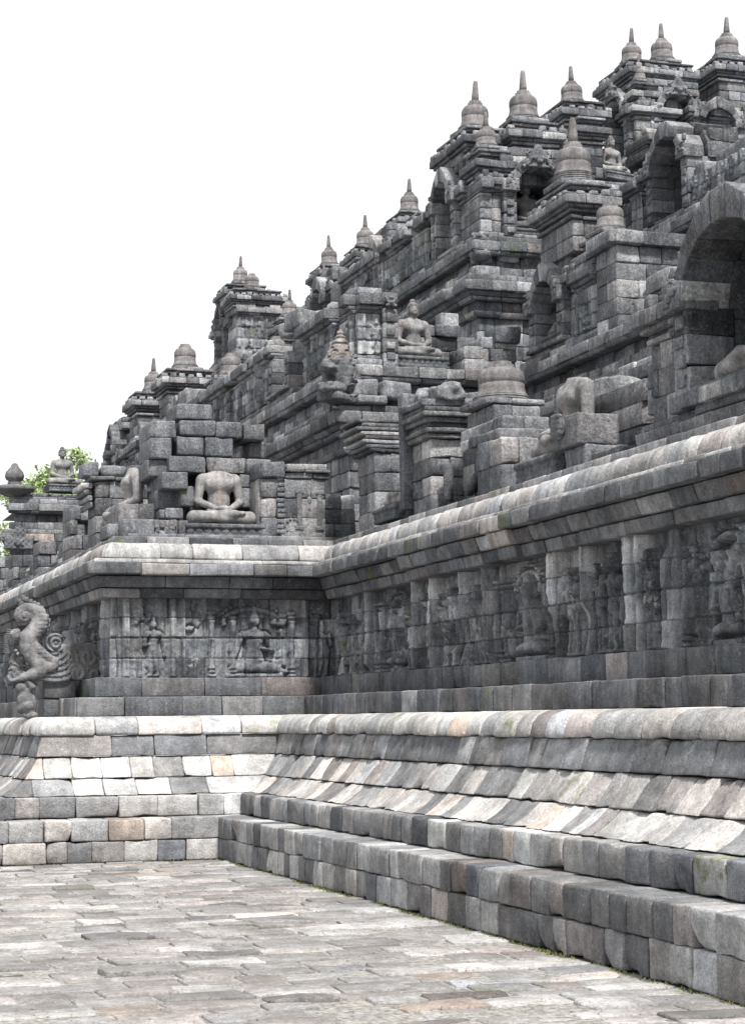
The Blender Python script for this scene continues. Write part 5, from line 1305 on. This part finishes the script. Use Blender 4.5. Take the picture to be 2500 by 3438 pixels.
link_mesh('body', V, Fc, M_STATUE, t, st_array(len(V), .3, .4))
t = thing('spout_bracket', 'plain square block beside the crouching dwarf under the scrolled spout', 'stone block', (3.88, 24.95, 1.66))
S = Stones(2411); S.box(-.16, .20, .0, .5, .0, .235, tone=.4); S.box(-.16, .24, -.02, .5, .24, .465, tone=.3); S.build('block', M_WALL, t, 1)
# ------------------------------------------------------------------ trees beyond the monument
def tree(label, x, y, h, cr, seed, n=2600, tr=.18):
    t = thing('tree', label, 'tree', (x, y, 0))
    r = np.random.default_rng(seed)
    pts = [np.array([0, 0, 0.])]
    segs = []
    top = np.array([r.uniform(-.3, .3), r.uniform(-.3, .3), h*.62])
    segs.append((pts[0], top, tr, tr*.5))
    ends = []
    for i in range(11):
        a = r.uniform(0, 6.28); b0 = top*r.uniform(.6, 1.0)
        e = b0+np.array([math.cos(a)*cr*r.uniform(.4, .85), math.sin(a)*cr*r.uniform(.4, .85), h*r.uniform(.06, .36)])
        segs.append((b0, e, tr*.35, tr*.1)); ends.append(e)
        for _ in range(3):
            e2 = e+np.array([r.normal(0, cr*.22), r.normal(0, cr*.22), r.uniform(0, cr*.3)]); segs.append((e, e2, tr*.12, tr*.04)); ends.append(e2)
    V = []; F_ = []
    for a, b, r0, r1 in segs:
        d = b-a; d = d/np.linalg.norm(d); u = np.cross(d, [0.3, 0.9, .1]); u /= np.linalg.norm(u); v = np.cross(d, u); k0 = len(V)
        for p, rr in ((a, r0), (b, r1)):
            for q in range(7):
                an = q*2*math.pi/7; V.append(p+rr*(u*math.cos(an)+v*math.sin(an)))
        for q in range(7): F_.append((k0+q, k0+(q+1) % 7, k0+7+(q+1) % 7, k0+7+q))
    link_mesh('trunk', V, F_, M_BARK, t)
    E_ = np.array(ends); c = E_[r.integers(0, len(E_), n)]+r.normal(0, cr*.11, (n, 3))*np.array([1, 1, .7])
    sz = r.uniform(.07, .16, n)[:, None]
    d1 = r.normal(0, 1, (n, 3)); d1 /= np.linalg.norm(d1, axis=1, keepdims=True); d2 = np.cross(d1, r.normal(0, 1, (n, 3))); d2 /= np.linalg.norm(d2, axis=1, keepdims=True)
    Q = np.stack([c-d1*sz, c+d2*sz*.45, c+d1*sz, c-d2*sz*.45], 1).reshape(-1, 3)
    link_mesh('crown', Q, np.arange(n*4).reshape(n, 4), M_LEAF, t, smooth=False)
    return t
tree('airy green tree rising right behind the leftmost seated figure', 13.0, 82, 14.0, 2.3, 1, n=3600)
tree('lower bushy green tree between the bowl finial and the seated figure', 11.0, 80, 12.2, 2.3, 2, n=4800)
tree('green tree at the very left edge of the picture', 9.6, 84, 13.8, 2.0, 3, n=3600)

def weeds():
    r = np.random.default_rng(55); V = []; n = 0
    spots = [(X0-.015-abs(r.normal(0, .02)), r.uniform(9, Y0), r.uniform(.006, .02)) for _ in range(900)]
    spots += [(r.uniform(1.5, X0), Y0-.01-abs(r.normal(0, .02)), r.uniform(.006, .02)) for _ in range(250)]
    cl = [(X0-.02, y) for y in (12.4, 17.8)]
    for c in cl: spots += [(c[0]-abs(r.normal(0, .03)), c[1]+r.normal(0, .15), r.uniform(.008, .02)) for _ in range(70)]
    for x, y, h in spots:
        a = r.uniform(0, 6.28); w = .006; dx, dy = math.cos(a)*w, math.sin(a)*w; lx, ly = r.normal(0, h*.5), r.normal(0, h*.5)
        V += [(x-dx, y-dy, -.005), (x+dx, y+dy, -.005), (x+dx*.3+lx, y+dy*.3+ly, h), (x-dx*.3+lx, y-dy*.3+ly, h)]; n += 1
    o = link_mesh('weeds', V, np.arange(n*4).reshape(n, 4), M_MOSS, smooth=False)
    props(o, 'low moss and weeds in the joint at the foot of the steps', 'weeds', kind='stuff')
    V = []; F_ = []
    r = np.random.default_rng(56)
    for _ in range(5200):
        x, y = r.uniform(-2, X0), 8+(Y0-8)*r.uniform(0, 1)**1.3; q = r.uniform(.003, .009); z = r.uniform(0, .004)
        k = len(V); V += [(x-q, y, z), (x, y-q*.8, z), (x+q, y+q*.2, z), (x, y+q, z), (x, y, z+q*1.1), (x, y, z-q)]
        F_ += [(k, k+1, k+4, k+4), (k+1, k+2, k+4, k+4), (k+2, k+3, k+4, k+4), (k+3, k, k+4, k+4)]
    o = link_mesh('gravel', V, np.array(F_)[:, :3], M_GRIT, smooth=False)
    props(o, 'tiny stone grit scattered over the paving', 'grit', kind='stuff')
M_MOSS = plain_mat('moss_green', (0.05, 0.065, 0.015), (0.16, 0.18, 0.05), 30)
weeds()
